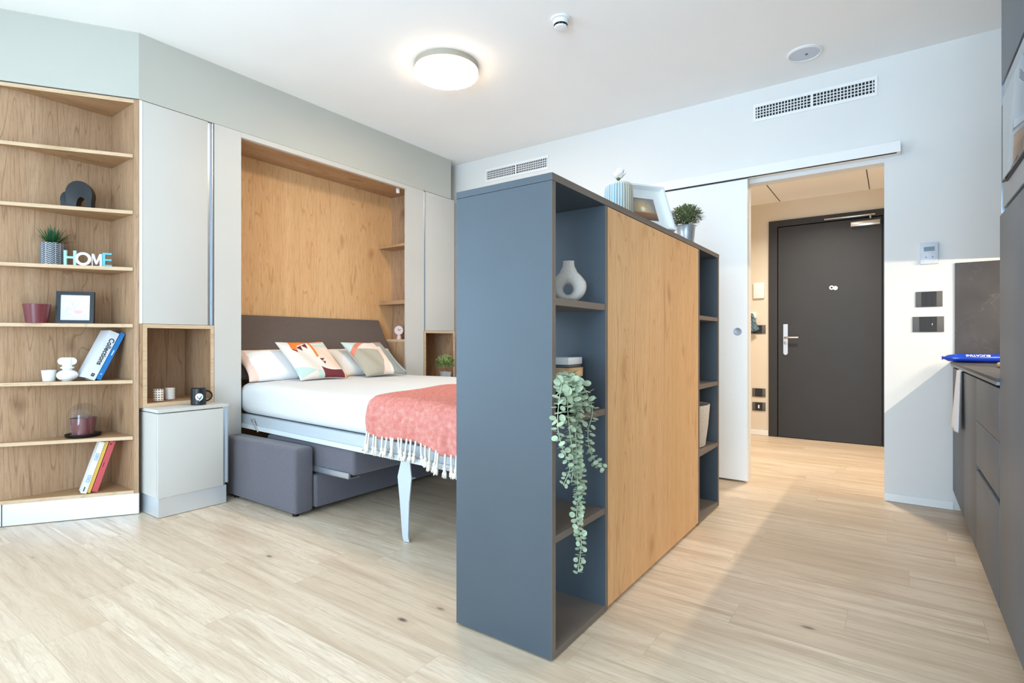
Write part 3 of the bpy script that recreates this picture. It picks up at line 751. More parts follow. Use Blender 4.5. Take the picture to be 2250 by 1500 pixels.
b = bmesh.new(); lathe(b, [(0.010, 0), (0.021, 0), (0.021, 0.005), (0.010, 0.005), (0.010, 0)], 24, cap0=False, cap1=False); xf(b, frame_mtx((-0.512, 6.2045, 1.536), (1, 0, 0), (0, 0, 1), (0, -1, 0))); obj('door_ring', b, 'white_plastic', dr)

def plate(x0, x1, z0, z1, y, label, dark_frac=0.56, extra=None, group=None):
    t = thing('switch_plate', label, 'switch', ((x0 + x1) / 2, y, (z0 + z1) / 2), 0, 'dark switch and socket plates'); w = x1 - x0
    obj('cover_plate', BX(x0, x1, y - 0.008, y - 0.0003, z0, z1, r=0.0015), 'plate_grey', t)
    c = (x0 + x1) / 2; dw = w * dark_frac / 2; n = 3
    for i in range(n):
        a = c - dw + 2 * dw * i / n; obj('key', BX(a + 0.0006, a + 2 * dw / n - 0.0006, y - 0.0102, y - 0.0082, z0 + 0.002, z1 - 0.002), 'plate_dark', t)
    if extra: obj('indicator', BX(c + extra[0], c + extra[1], y - 0.0108, y - 0.0103, (z0 + z1) / 2 - extra[2], (z0 + z1) / 2 + extra[2]), 'white_plastic', t)
plate(0.104, 0.233, 1.210, 1.303, YW, 'dark switch plate on the white wall, the upper one below the thermostat')
plate(0.089, 0.240, 1.058, 1.151, YW, 'wider dark switch plate on the white wall, the lower one', extra=(0.018, 0.021, 0.006))
plate(-1.250, -1.120, 0.409, 0.499, 6.22, 'dark socket plate low beside the entrance door, the upper of the pair')
plate(-1.250, -1.120, 0.259, 0.350, 6.22, 'dark plate with a white mark beside the entrance door, lowest of all', extra=(-0.007, 0.007, 0.018))
plate(-1.275, -1.118, 1.083, 1.175, 6.22, 'dark switch plate beside the entrance door, behind the blue cloth')
t = thing('wall_box', 'blank off-white control box on the hall wall beside the entrance door', 'control box', (-1.18, 6.22, 1.54))
obj('cover', BX(-1.237, -1.129, 6.195, 6.2197, 1.461, 1.627, r=0.003), 'white_plastic', t); obj('button_panel', BX(-1.160, -1.138, 6.1935, 6.1948, 1.480, 1.605), 'white_plastic', t)
t = obj('coat_hook', BX(-1.275, -1.205, 6.185, 6.22, 1.250, 1.312, r=0.003), 'white_plastic'); tag(t, 'small square off-white hook block on the hall wall above the blue cloth', 'hook')
b = bmesh.new(); n = 14
rows = []
for i in range(n + 1):
    u = i / n; rows.append([b.verts.new((-1.262 + (0.034 + 0.07 * u) * (j / 8 - 0.4) + 0.035 * u, 6.150 + 0.010 * math.sin(j * 1.7 + u * 3), 1.30 - 0.21 * u + 0.035 * (j / 8) * u)) for j in range(9)])
for i in range(n):
    for j in range(8): b.faces.new((rows[i][j], rows[i][j + 1], rows[i + 1][j + 1], rows[i + 1][j]))
sc_ = obj('hanging_cloth', b, 'printed', smooth=180); paint(sc_, lambda c: (112, 138, 150) if math.sin(c.x * 300) * math.sin(c.z * 260) > -0.1 else (66, 84, 96))
md = sc_.modifiers.new('s', 'SOLIDIFY'); md.thickness = 0.006; tag(sc_, 'blue patterned cloth hanging on the hall wall beside the entrance door', 'cloth')

# thermostat
t = thing('thermostat', 'pale grey wall thermostat with small display above the switches', 'thermostat', (0.17, YW, 1.53))
obj('housing', BX(0.125, 0.213, YW - 0.024, YW, 1.467, 1.597, r=0.004), 'thermo', t)
obj('display', BX(0.143, 0.195, YW - 0.0255, YW - 0.0243, 1.545, 1.571), 'screen', t)
for x in (0.151, 0.182): obj('button', BX(x, x + 0.006, YW - 0.0255, YW - 0.0243, 1.506, 1.511), 'plate_grey', t)

# ------------------------------------------------------------------ ventilation grilles, ceiling fittings
def grille(x0, x1, z0, z1, n, label):
    t = thing('air_grille', label, 'vent', ((x0 + x1) / 2, YW, (z0 + z1) / 2), 0, 'air grilles on the far wall'); y = YW
    b = bmesh.new(); fx, fz = 0.016, 0.022; gz0, gz1 = z0 + fz, z1 - fz
    box(b, x0, x1, y - 0.006, y - 0.0005, z0, gz0); box(b, x0, x1, y - 0.006, y - 0.0005, gz1, z1)
    box(b, x0, x0 + fx, y - 0.006, y - 0.0005, gz0, gz1); box(b, x1 - fx, x1, y - 0.006, y - 0.0005, gz0, gz1)
    mx = (x0 + x1) / 2; box(b, mx - 0.008, mx + 0.008, y - 0.006, y - 0.0005, gz0, gz1)
    obj('frame', b, 'white_gloss', t)
    obj('duct_shade', BX(x0 + fx, x1 - fx, y - 0.0012, y - 0.0006, gz0, gz1), 'dark', t)  # dark sheet on the wall, coloured as the shade behind the louvres
    b = bmesh.new()
    for i in range(n):
        x = x0 + fx + (x1 - x0 - 2 * fx) * (i + 0.5) / n
        if abs(x - mx) > 0.010: box(b, x - 0.003, x + 0.003, y - 0.0055, y - 0.0013, gz0, gz1)
    for i in range(1, 4):
        z = gz0 + (gz1 - gz0) * i / 4; box(b, x0 + fx, x1 - fx, y - 0.0045, y - 0.0014, z - 0.0028, z + 0.0028)
    obj('louvre_grid', b, 'white_plastic', t)
grille(-0.821, -0.089, 2.560, 2.684, 36, 'white air grille above the hall opening')
grille(-3.252, -2.530, 2.550, 2.674, 36, 'white air grille between the soffit and the divider')

lp = thing('ceiling_lamp', 'round flush ceiling lamp, lit, with warm grey ring', 'lamp', (-2.365, 2.587, H))
LC = (-2.365, 2.587)
obj('ring', LT([(0.204, H - 0.0005), (0.205, H - 0.036), (0.200, H - 0.0365), (0.15, H - 0.0365)], c=LC, n=64), 'lampring', lp)
obj('diffuser', LT([(0.19, H - 0.037), (0.2045, H - 0.038), (0.2045, H - 0.0605)], c=LC, n=64, cap0=False, cap1=False), 'lamp_side', lp)
obj('diffuser_disc', LT([(0.2045, H - 0.0608), (0.201, H - 0.067), (0.16, H - 0.070), (0.02, H - 0.072)], c=LC, n=64), 'lamp', lp)
sm = thing('smoke_detector', 'small white smoke detector on the ceiling', 'smoke detector', (-1.511, 2.586, H)); cc = (-1.511, 2.586)
obj('base', LT([(0.055, H - 0.0004), (0.055, H - 0.010), (0.048, H - 0.012)], c=cc, n=36), 'white_plastic', sm)
obj('chamber', LT([(0.044, H - 0.0125), (0.040, H - 0.034)], c=cc, n=36), 'white_plastic', sm)
b = bmesh.new()
for i in range(12):
    a = 2 * PI * i / 12; m_ = bmesh.new(); box(m_, -0.0085, 0.0085, -0.0012, 0.0012, H - 0.0440, H - 0.0345)
    xf(m_, Matrix.Translation((cc[0] + 0.0365 * math.cos(a), cc[1] + 0.0365 * math.sin(a), 0)) @ Matrix.Rotation(a + PI / 2, 4, 'Z'))
    me = bpy.data.meshes.new('x'); m_.to_mesh(me); m_.free(); b.from_mesh(me); bpy.data.meshes.remove(me)
obj('vents', b, 'black', sm, smooth=0)
obj('cap', LT([(0.034, H - 0.0342), (0.033, H - 0.0445), (0.037, H - 0.0450), (0.034, H - 0.052), (0.012, H - 0.055)], c=cc, n=36), 'white_plastic', sm)
sp = thing('ceiling_speaker', 'flat white round ceiling speaker near the air grille', 'speaker', (-0.455, 3.767, H)); cc = (-0.455, 3.767)
obj('rim', LT([(0.101, H - 0.0004), (0.101, H - 0.006), (0.094, H - 0.012), (0.086, H - 0.012), (0.084, H - 0.008)], c=cc, n=56, cap1=False), 'white_plastic', sp)
obj('cover', LT([(0.0855, H - 0.0078), (0.06, H - 0.0100), (0.01, H - 0.0115)], c=cc, n=56), 'thermo', sp)
obj('sensor', LT([(0.009, H - 0.0118), (0.006, H - 0.015)], c=(cc[0] + 0.01, cc[1]), n=16), 'plate_grey', sp)

# ------------------------------------------------------------------ kitchen
KX = 0.28
def base_cab(y0, y1, label):
    t = thing('base_cabinet', label, 'cabinet', (0.6, (y0 + y1) / 2, 0), 0, 'kitchen base cabinets')
    obj('body', BX(KX + 0.021, 0.898, y0 + 0.001, y1 - 0.001, 0.121, 0.800), 'kitchen', t)
    obj('plinth', BX(0.350, 0.370, y0 + 0.001, y1 - 0.001, 0.001, 0.1205), 'dark', t)
    return t
t = base_cab(3.480, 4.105, 'grey kitchen base cabinet against the far wall, its door behind the towel'); obj('door', BX(KX, KX + 0.020, 3.482, 4.103, 0.121, 0.845, r=0.001), 'kitchen', t)
t = base_cab(2.985, 3.479, 'narrow grey kitchen base cabinet between the drawers and the towel'); obj('door', BX(KX, KX + 0.020, 2.987, 3.4775, 0.121, 0.845, r=0.001), 'kitchen', t)
t = base_cab(2.368, 2.984, 'grey kitchen drawer unit with a dark grip channel beside the tall oven cabinet')
for z0, z1 in ((0.669, 0.845), (0.482, 0.666), (0.121, 0.458)): obj('drawer', BX(KX, KX + 0.020, 2.370, 2.982, z0, z1, r=0.001), 'kitchen', t)
obj('grip_channel', BX(KX + 0.0125, KX + 0.0205, 2.370, 2.982, 0.459, 0.481), 'dark', t)
t = thing('countertop', 'thin dark slate kitchen worktop with a bluish metal grip channel', 'worktop', (0.6, 3.2, 0.88))
obj('slab', BX(0.270, 0.897, 2.3585, 4.1195, 0.868, 0.880, r=0.001), 'slate', t)
obj('grip_channel', BX(0.303, 0.315, 2.3595, 4.1185, 0.802, 0.8675), 'channel', t)
obj('edge_profile', BX(0.272, 0.3025, 2.3595, 4.1185, 0.856, 0.8675), 'channel', t)
t = obj('backsplash', BX(0.290, 0.8985, YW - 0.012, YW - 0.0005, 0.8805, 1.464), 'slate'); tag(t, 'dark veined slate splashback on the far wall above the worktop', 'splashback')
t = obj('splash_panel', BX(0.886, 0.8985, 2.3585, YW - 0.013, 0.8805, 1.464), 'slate'); tag(t, 'dark slate splashback along the kitchen side wall under the wall cabinet', 'splashback')
t = thing('wall_cabinet', 'grey kitchen wall cabinet above the slim warm light strip', 'cabinet', (0.72, 3.2, 1.48))
obj('body', BX(0.560, 0.898, 2.3585, YW - 0.002, 1.480, 2.30), 'kitchen', t)
for i in range(3):
    a = 2.3585 + i * 0.5865; obj('door', BX(0.540, 0.5595, a + 0.001, a + 0.584, 1.478, 2.30, r=0.001), 'kitchen', t)
t = obj('led_strip', BX(0.850, 0.868, 2.42, 4.06, 1.470, 1.480), 'led'); tag(t, 'slim warm light strip under the kitchen wall cabinet', 'light')
# tall oven unit
t = thing('oven_cabinet', 'tall grey kitchen cabinet with built-in microwave oven at the right edge', 'cabinet', (0.6, 2.05, 0))
obj('body', BX(KX + 0.021, 0.898, 1.757, 2.357, 0.121, 2.70), 'kitchen', t)
obj('lower_door', BX(KX, KX + 0.020, 1.7585, 2.357, 0.121, 1.410, r=0.001), 'kitchen', t)
obj('upper_door', BX(KX, KX + 0.020, 1.7585, 2.325, 1.826, 2.70, r=0.001), 'kitchen', t)
obj('side_trim', BX(KX - 0.0005, KX + 0.0205, 2.3260, 2.330, 1.412, 2.70), 'alu', t)
obj('plinth', BX(0.350, 0.370, 1.757, 2.357, 0.001, 0.1205), 'dark', t)
t = thing('microwave_oven', 'built-in microwave with steel frame and reflecting glass door in the tall cabinet', 'microwave', (0.3, 2.05, 1.42))
obj('frame', BX(KX - 0.0, KX + 0.020, 1.775, 2.292, 1.424, 1.812, r=0.002), 'alu_blue', t)
b = BX(KX - 0.012, KX - 0.0008, 1.800, 2.205, 1.492, 1.742, r=0.002); obj('glass_door', b, 'oven_glass', t)
b = bmesh.new()
for a in ((1.797, 2.208, 1.488, 1.4915), (1.797, 2.208, 1.7425, 1.746), (2.2055, 2.209, 1.488, 1.746)): box(b, KX - 0.006, KX - 0.0004, *a)
obj('door_seal', b, 'black', t)
obj('control_panel', BX(KX - 0.006, KX - 0.0005, 2.235, 2.272, 1.50, 1.74), 'plate_grey', t)
t = thing('fridge_cabinet', 'plain tall grey kitchen cabinet beside the oven cabinet, nearest the camera', 'cabinet', (0.6, 1.45, 0))
obj('body', BX(KX + 0.021, 0.898, 1.156, 1.756, 0.121, 2.70), 'kitchen', t); obj('door', BX(KX, KX + 0.020, 1.1575, 1.7550, 0.121, 2.70, r=0.001), 'kitchen', t)
obj('plinth', BX(0.350, 0.370, 1.156, 1.756, 0.001, 0.1205), 'dark', t)

# towel over the cabinet door
b = bmesh.new(); n = 26; rows = []
for i in range(n + 1):
    u = i / n; w = 0.11 + 0.11 * u; row = []
    for j in range(15):
        v = j / 14
        x = KX - 0.012 - 0.014 * abs(math.sin(v * 3.2 * PI)) * (0.4 + 0.6 * u) - 0.012 * u
        row.append(b.verts.new((x, 3.55 + w * (v - 0.5) * 1.0 + 0.0 * u, 0.850 - 0.30 * u + 0.008 * math.sin(v * 4) * u)))
    rows.append(row)
top = [[b.verts.new((KX + dx, v.co.y, z)) for v in rows[0]] for dx, z in ((-0.002, 0.8545), (0.010, 0.8505))]
allr = [top[1], top[0]] + rows
for a_, b_ in zip(allr, allr[1:]):
    for j in range(14): b.faces.new((a_[j], a_[j + 1], b_[j + 1], b_[j]))
tw = obj('kitchen_towel', b, 'towel', smooth=180); md = tw.modifiers.new('s', 'SOLIDIFY'); md.thickness = 0.006; md.offset = 0
tag(tw, 'pale kitchen towel hanging over the cabinet door by the worktop', 'towel')

# blue pasta packet
pk = thing('pasta_packet', 'shiny blue pasta packet lettered BUCATINI lying on the worktop', 'packet', (0.42, 3.985, 0.8812), R(5))
b = bmesh.new(); rings = []
prof = [(-0.200, 0.003, 0.012), (-0.190, 0.014, 0.007), (-0.172, 0.030, 0.017), (-0.150, 0.038, 0.022), (-0.10, 0.040, 0.024), (0.0, 0.041, 0.0245), (0.10, 0.040, 0.024), (0.17, 0.038, 0.022), (0.195, 0.044, 0.010), (0.215, 0.046, 0.002)]
for x, w, h in prof:
    rings.append([b.verts.new((x, w * math.copysign(abs(math.cos(a)) ** 0.8, math.cos(a)), max(0.0, 0.0245 + h * math.copysign(abs(math.sin(a)) ** 0.8, math.sin(a)) + 0.0012 * math.sin(x * 160 + a * 3)))) for a in [2 * PI * k / 24 for k in range(24)]])
for a_, c_ in zip(rings, rings[1:]):
    for k in range(24): b.faces.new((a_[k], a_[(k + 1) % 24], c_[(k + 1) % 24], c_[k]))
b.faces.new(rings[0][::-1]); b.faces.new(rings[-1])
obj('film', b, 'blue_pack', pk, world=False, smooth=60)
b = text_bm('BUCATINI', 0.0235, 0.0003, 0.0006)
bmesh.ops.subdivide_edges(b, edges=[e for e in b.edges if e.calc_length() > 0.004], cuts=2)
for v in b.verts:      # wrapped round the rounded side of the packet, upside down as it lies
    t_ = 0.62 - v.co.y / 0.032; k_ = 0.0008 + v.co.z
    v.co = Vector((-0.045 - v.co.x, -(0.0412 + k_) * math.cos(t_) ** 0.8, 0.0245 + (0.0247 + k_) * max(0.0, math.sin(t_)) ** 0.8))
obj('lettering', b, 'white_ink', pk, world=False)
t = obj('cutting_board', BX(0.392, 0.60, 3.10, 3.40, 0.8812, 0.901, r=0.006), 'wood_plain'); tag(t, 'small wooden board on the worktop, its corner just showing by the tall cabinet', 'board')

# ------------------------------------------------------------------ things on the bookcase
E = 0.0008
# black looping sculpture: thick arched loop and a smaller lobe
sc = thing('loop_sculpture', 'black ceramic loop sculpture on the second bookcase shelf from the top', 'sculpture', (-3.800, 1.055, 1.756 + E), math.atan2(0.8335, 0.5525))
def arch(bm, cx, cy, w, h, hole_w, hole_h, dep, skew=0.0, n=40):
    """thick disc with an arched tunnel cut at its foot"""
    out, inn = [], []
    for i in range(n + 1):
        a = -0.42 + (PI + 0.84) * i / n
        out.append((cx + w / 2 * math.cos(a), h * 0.52 + h * 0.48 * math.sin(a)))
    out = [(x, max(0, z)) for x, z in out]; out[0] = (out[0][0], 0); out[-1] = (out[-1][0], 0)
    for i in range(n + 1):
        a = PI * i / n; inn.append((cx + 0.012 + hole_w / 2 * math.cos(a), hole_h * math.sin(a)))
    F = []
    for (x, z), (xi, zi) in zip(out, inn):
        yo = skew * (x - cx)
        F.append([bm.verts.new((x * 0.985 + cx * 0.015, cy - dep / 2 + yo + 0.006, z * 0.985)), bm.verts.new((x, cy - dep / 4 + yo, z)), bm.verts.new((x, cy + dep / 4 + yo, z)), bm.verts.new((x * 0.985 + cx * 0.015, cy + dep / 2 + yo - 0.006, z * 0.985)),
                  bm.verts.new((xi, cy + dep / 2.3 + yo * 0.6, zi)), bm.verts.new((xi, cy - dep / 2.3 + yo * 0.6, zi))])
    for a, b in zip(F, F[1:]):
        for k in range(6): bm.faces.new((a[k], a[(k + 1) % 6], b[(k + 1) % 6], b[k]))
    bm.faces.new(F[0][::-1]); bm.faces.new(F[-1])
b = bmesh.new(); arch(b, 0.018, 0.0, 0.120, 0.155, 0.045, 0.062, 0.075, 0.15); obj('large_loop', b, 'black_ceramic', sc, world=False, smooth=50)
b = bmesh.new(); arch(b, -0.048, 0.036, 0.070, 0.102, 0.028, 0.03, 0.050, 0.2); obj('small_lobe', b, 'black_ceramic', sc, world=False, smooth=50)

# spiky plant in herringbone pot
pt = thing('potted_grass', 'spiky green plant in a navy and white herringbone pot, left of the HOME letters', 'plant', (-3.852, 0.958, 1.428 + E))
b = bmesh.new(); nr, na = 60, 240
prof = [(0.055, 0.121 * i / nr) for i in range(nr + 1)]
lathe(b, prof, na, cap1=False); o = obj('pot', b, 'glazed', pt, world=False)
def herring(c):
    a = (math.atan2(c.y, c.x) / (2 * PI)) * 16; col = a % 1.0; k = int(math.floor(a))
    if col < 0.06: return (226, 228, 230)
    s_ = 1 if k % 2 else -1; f = (c.z * 95 + s_ * col * 1.1) % 1.0
    return (216, 220, 224) if f < 0.2 else (40, 46, 58)
paint(o, herring)
obj('soil', LT([(0.054, 0.108), (0.02, 0.113)], n=30), 'soil', pt, world=False)
b = bmesh.new(); rr = random.Random(3)
for i in range(74):
    a = rr.random() * 2 * PI; el = R(20 + 68 * rr.random() ** 0.75); l = 0.07 + 0.045 * rr.random()
    d = Vector((math.cos(a) * math.cos(el), math.sin(a) * math.cos(el), math.sin(el)))
    bx = 0.012 * math.cos(a); leafblade(b, (bx, 0.012 * math.sin(a), 0.110), d, l, 0.0075, 0.12)
for v in b.verts:
    if v.co.x < -0.064: v.co.x = -0.064 + (v.co.x + 0.064) * 0.1
obj('foliage', b, 'leaf_dark', pt, world=False, smooth=60)

# HOME letters
t_ax = Vector((0.5525, 0.8335)); hm = thing('home_letters', 'mint, white, grey and teal wooden letters spelling HOME', 'letters', (-3.735, 1.087, 1.428 + E), math.atan2(0.8335, 0.5525))
def lbox(parts, d=0.016, m='mint'):
    b = bmesh.new()
    for x0, x1, z0, z1 in parts: box(b, x0, x1, -d / 2, d / 2, z0, z1)
    return b
obj('letter', lbox([(-0.110, -0.096, 0, 0.083), (-0.066, -0.052, 0, 0.083), (-0.0959, -0.0661, 0.038, 0.050)]), 'mint', hm, world=False, label='mint letter H')
b = bmesh.new(); n = 48; R1, R2 = 0.0375, 0.0235; ring = []
for i in range(n):
    a = 2 * PI * i / n; ring.append([b.verts.new((-0.018 + r * math.cos(a), y, 0.0376 + r * math.sin(a))) for r, y in ((R1, -0.0165), (R1, -0.0085), (R2, -0.0085), (R2, -0.0165))])
for i in range(n):
    p, q = ring[i], ring[(i + 1) % n]
    for k in range(4): b.faces.new((p[k], p[(k + 1) % 4], q[(k + 1) % 4], q[k]))
obj('letter', b, 'white_ceramic', hm, world=False, label='white letter O')
b = bmesh.new(); prism(b, [(0.020, 0.070), (0.030, 0.070), (0.0415, 0.030), (0.056, 0.070), (0.068, 0.070), (0.068, 0), (0.057, 0), (0.057, 0.040), (0.0445, 0.010), (0.038, 0.010), (0.0245, 0.046), (0.0245, 0.0), (0.020, 0.0)], -0.008, 0.008, 'y'); obj('letter', b, 'grey_paint', hm, world=False, label='light grey letter M')
obj('letter', lbox([(0.070, 0.084, 0, 0.078), (0.0841, 0.115, 0.068, 0.078), (0.0841, 0.114, 0.033, 0.043), (0.0841, 0.116, 0, 0.010)]), 'teal', hm, world=False, label='teal letter E')

# burgundy pot and framed botanical print
def plain_pot(bm, r0, r1, h, c=(0, 0)): lathe(bm, [(r0, 0), (r1, h), (r1 + 0.001, h), (r1 - 0.003, h), (r0 - 0.001, 0.006)], 48, c, cap1=True)
b = bmesh.new(); plain_pot(b, 0.048, 0.061, 0.104); o = obj('burgundy_pot', b, 'maroon'); o.location = (-3.862, 0.893, 1.101 + E); tag(o, 'burgundy ceramic pot left of the framed print', 'pot', 'burgundy pots in the bookcase')
def print_art(c_x, c_z):
    # small ink sprig and a pink blot
    for (a0, b0, a1, b1) in ((-.005, -.01, -.018, .035), (-.018, .035, -.03, .05), (-.012, .015, .002, .045), (-.005, -.01, .012, .02), (.012, .02, .026, .045), (-.005, -.02, -.035, .0), (-.035, .0, -.045, -.03), (-.02, -.035, -.042, -.04)):
        dx, dz = a1 - a0, b1 - b0; L2 = dx * dx + dz * dz; k = max(0, min(1, ((c_x - a0) * dx + (c_z - b0) * dz) / L2))
        if math.hypot(c_x - a0 - k * dx, c_z - b0 - k * dz) < 0.0009: return (178, 178, 188)
    if ((c_x - .014) / .020) ** 2 + ((c_z + .024) / .011) ** 2 < 1: return (226, 188, 190)
    if ((c_x - .010) / .032) ** 2 + ((c_z + .026) / .019) ** 2 < 1: return (232, 214, 216)
    if math.sin(c_x * 900 + c_z * 300) * math.sin(c_z * 1100) > 0.93 and math.hypot(c_x, c_z) < 0.045: return (190, 186, 200)
    return (226, 232, 240)
def picture(name, w, h, dep, fw, m, art, loc, rz, tilt, label, inner=0.0, mat_w=0.0):
    t = thing(name, label, 'picture frame', loc, rz); t.rotation_euler = (-tilt, 0, rz)
    b = bmesh.new(); box(b, -w / 2, w / 2, 0, dep, 0, fw); box(b, -w / 2, w / 2, 0, dep, h - fw, h); box(b, -w / 2, -w / 2 + fw, 0, dep, fw, h - fw); box(b, w / 2 - fw, w / 2, 0, dep, fw, h - fw)
    obj('frame', b, m, t, world=False)
    obj('backing', BX(-w / 2 + fw, w / 2 - fw, dep - 0.006, dep - 0.001, fw, h - fw), 'black' if inner == 0 else 'white_gloss', t, world=False)
    yy = 0.006 if inner == 0 else dep - 0.012; x0, z0 = w / 2 - fw - mat_w, fw + mat_w
    b = bmesh.new(); n = 110
    g = [[b.verts.new((-x0 + 2 * x0 * i / n, yy, z0 + (h - 2 * z0) * j / n)) for j in range(n + 1)] for i in range(n + 1)]
    for i in range(n):
        for j in range(n): b.faces.new((g[i][j], g[i + 1][j], g[i + 1][j + 1], g[i][j + 1]))
    o = obj('print', b, 'artprint', t, world=False, smooth=0); paint(o, lambda c: art(c.x, c.z - h / 2))
    if mat_w:
        b = bmesh.new(); W, Hh = w / 2 - fw - 0.0005, h - fw - 0.0005
        box(b, -W, W, yy - 0.004, yy - 0.001, fw + 0.0005, z0); box(b, -W, W, yy - 0.004, yy - 0.001, h - z0, Hh); box(b, -W, -x0, yy - 0.004, yy - 0.001, z0, h - z0); box(b, x0, W, yy - 0.004, yy - 0.001, z0, h - z0)
        obj('mount', b, 'paper', t, world=False, smooth=0)
    return t
rzs = math.atan2(0.8335, 0.5525)
picture('picture_frame', 0.178, 0.184, 0.018, 0.020, 'black', print_art, (-3.806, 1.045, 1.101 + E), R(56.5), R(4), 'black framed botanical line print beside the burgundy pot')

# white cup, white double vase
b = bmesh.new(); plain_pot(b, 0.028, 0.0345, 0.062); o = obj('white_cup', b, 'white_ceramic'); o.location = (-3.868, 0.947, 0.777 + E); tag(o, 'small plain white cup on the bookcase, left of the white vase', 'cup')
vz = thing('white_vase', 'white double-bellied vase with ear handles beside the leaning books', 'vase', (-3.805, 1.012, 0.777 + E), rzs)
b = bmesh.new(); prof = [(0.026, 0)]
for i in range(13): a = -PI / 2 + 0.25 + (PI - 0.45) * i / 12; prof.append((0.012 + 0.037 * math.cos(a), 0.032 + 0.030 * math.sin(a)))
prof += [(0.023, 0.066)]
for i in range(7): a = -PI / 2 + 0.3 + (PI - 0.6) * i / 6; prof.append((0.016 + 0.016 * math.cos(a), 0.075 + 0.007 * math.sin(a)))
prof += [(0.023, 0.086), (0.024, 0.132), (0.021, 0.132), (0.019, 0.09)]
lathe(b, prof, 48, cap1=True); obj('body', b, 'white_ceramic', vz, world=False)
for s_ in (1, -1):
    b = LT([(0.010, -0.004), (0.0195, -0.0035), (0.0205, 0.0), (0.0195, 0.0035), (0.010, 0.004)], n=30); xf(b, frame_mtx((s_ * 0.0245, 0, 0.111), (1, 0, 0), (0, 0, 1), (0, 1, 0))); obj('handle', b, 'white_ceramic', vz, world=False)

# leaning books, upper pair with spines facing the room
def book(name, spine_lo, th, L_, depth, lean_ang, axis_t, axis_n, mcov, label, group=None, pages=True):
    """axis_t: horizontal direction of thickness/leaning, axis_n: direction into the shelf"""
    t = thing(name, label, 'book', spine_lo, 0, 'books leaning in the bookcase')
    up = Vector((axis_t[0] * math.sin(lean_ang), axis_t[1] * math.sin(lean_ang), math.cos(lean_ang)))
    side = Vector((axis_t[0] * math.cos(lean_ang), axis_t[1] * math.cos(lean_ang), -math.sin(lean_ang))); into = Vector((axis_n[0], axis_n[1], 0))
    # side runs downwards to the right; the lower right corner is the one standing on the shelf
    Mx = frame_mtx((0, 0, 0), side, into, up); b = bmesh.new()
    box(b, -th, 0, 0, 0.004, 0, L_); box(b, -th, -th + 0.003, 0.004, depth, 0, L_); box(b, -0.003, 0, 0.004, depth, 0, L_)
    o = obj('cover', xf(b, Mx), mcov, t, world=False, smooth=0)
    obj('pages', xf(BX(-th + 0.0032, -0.0032, 0.0042, depth - 0.004, 0.004, L_ - 0.004), Mx), 'paper', t, world=False, smooth=0)
    return t, Mx
LA = R(24.4)
def bookpos(xs, y, z): return (xs, y, z)
# the lower right corner rises a little because the book leans
tb, Mx = book('book', (-3.702, 1.108, 0.7785), 0.051, 0.292, 0.145, LA, (0, 1), (-1, 0), 'book_white', 'thick white book with Collections on its spine, leaning beside the white vase')
b = text_bm('Collections', 0.036, 0.0004, 0.0007); xf(b, frame_mtx((-0.020, -0.0008, 0.170), (0, 0, -1), (1, 0, 0), (0, -1, 0))); obj('title', xf(b, Mx), 'ink', tb, world=False, smooth=0)
b = bmesh.new(); box(b, -0.029, -0.014, -0.0012, -0.0002, 0.018, 0.022); box(b, -0.029, -0.014, -0.0012, -0.0002, 0.032, 0.036); box(b, -0.029, -0.025, -0.0012, -0.0002, 0.022, 0.032); box(b, -0.018, -0.014, -0.0012, -0.0002, 0.022, 0.032); box(b, -0.0232, -0.0198, -0.0012, -0.0002, 0.022, 0.030)
obj('logo_mark', xf(b, Mx), 'ink', tb, world=False, smooth=0)
tb, Mx = book('book', (-3.700, 1.136, 0.7785), 0.0225, 0.292, 0.14, LA, (0, 1), (-1, 0), 'book_blue', 'slim blue book leaning between the white book and the bookcase side')
b = bmesh.new(); box(b, -0.014, -0.009, -0.0012, -0.0002, 0.150, 0.182); box(b, -0.016, -0.010, -0.0012, -0.0002, 0.030, 0.036); obj('title', xf(b, Mx), 'white_ink', tb, world=False, smooth=0)
# lower trio
LB = R(17.0); tt = (0.20, 0.98); nn_ = (-0.98, 0.20)
def at(u, w): p = F0 + FT * u + FN * w; return (p.x, p.y)
tb, Mx = book('book', (-3.716, 1.0735, 0.1412), 0.0255, 0.292, 0.10, LB, tt, nn_, 'paper', 'white book with pale blue icons on the spine, on the bottom shelf, leftmost of three')
b = bmesh.new()
for z in (0.062, 0.186):
    b = bmesh.new(); box(b, -0.0222, -0.0059, -0.0012, -0.0002, z, z + 0.004); box(b, -0.0222, -0.0059, -0.0012, -0.0002, z + 0.036, z + 0.040); box(b, -0.0222, -0.0192, -0.0012, -0.0002, z + 0.004, z + 0.036); box(b, -0.0089, -0.0059, -0.0012, -0.0002, z + 0.004, z + 0.036); box(b, -0.0163, -0.0118, -0.0012, -0.0002, z + 0.010, z + 0.030)
    obj('icon', xf(b, Mx), 'icon_blue', tb, world=False, smooth=0)
b = bmesh.new(); box(b, -0.020, -0.014, -0.0012, -0.0002, 0.012, 0.036); obj('title', xf(b, Mx), 'plate_grey', tb, world=False, smooth=0)
tb, Mx = book('book', (-3.716, 1.0915, 0.1412), 0.0155, 0.292, 0.10, LB, tt, nn_, 'book_yellow', 'slim yellow book on the bottom shelf, between the white and coral ones')
tb, Mx = book('book', (-3.708, 1.123, 0.1412), 0.0275, 0.290, 0.10, LB, tt, nn_, 'book_red', 'coral red book on the bottom shelf, rightmost of three')
b = bmesh.new(); box(b, -0.020, -0.016, -0.0012, -0.0002, 0.140, 0.168); b2 = LT([(0.004, 0), (0.004, 0.0008)], n=12)
obj('title', xf(b, Mx), 'maroon', tb, world=False, smooth=0); xf(b2, frame_mtx((-0.018, -0.0002, 0.272), (1, 0, 0), (0, 0, 1), (0, -1, 0))); obj('emblem', xf(b2, Mx), 'ink', tb, world=False)

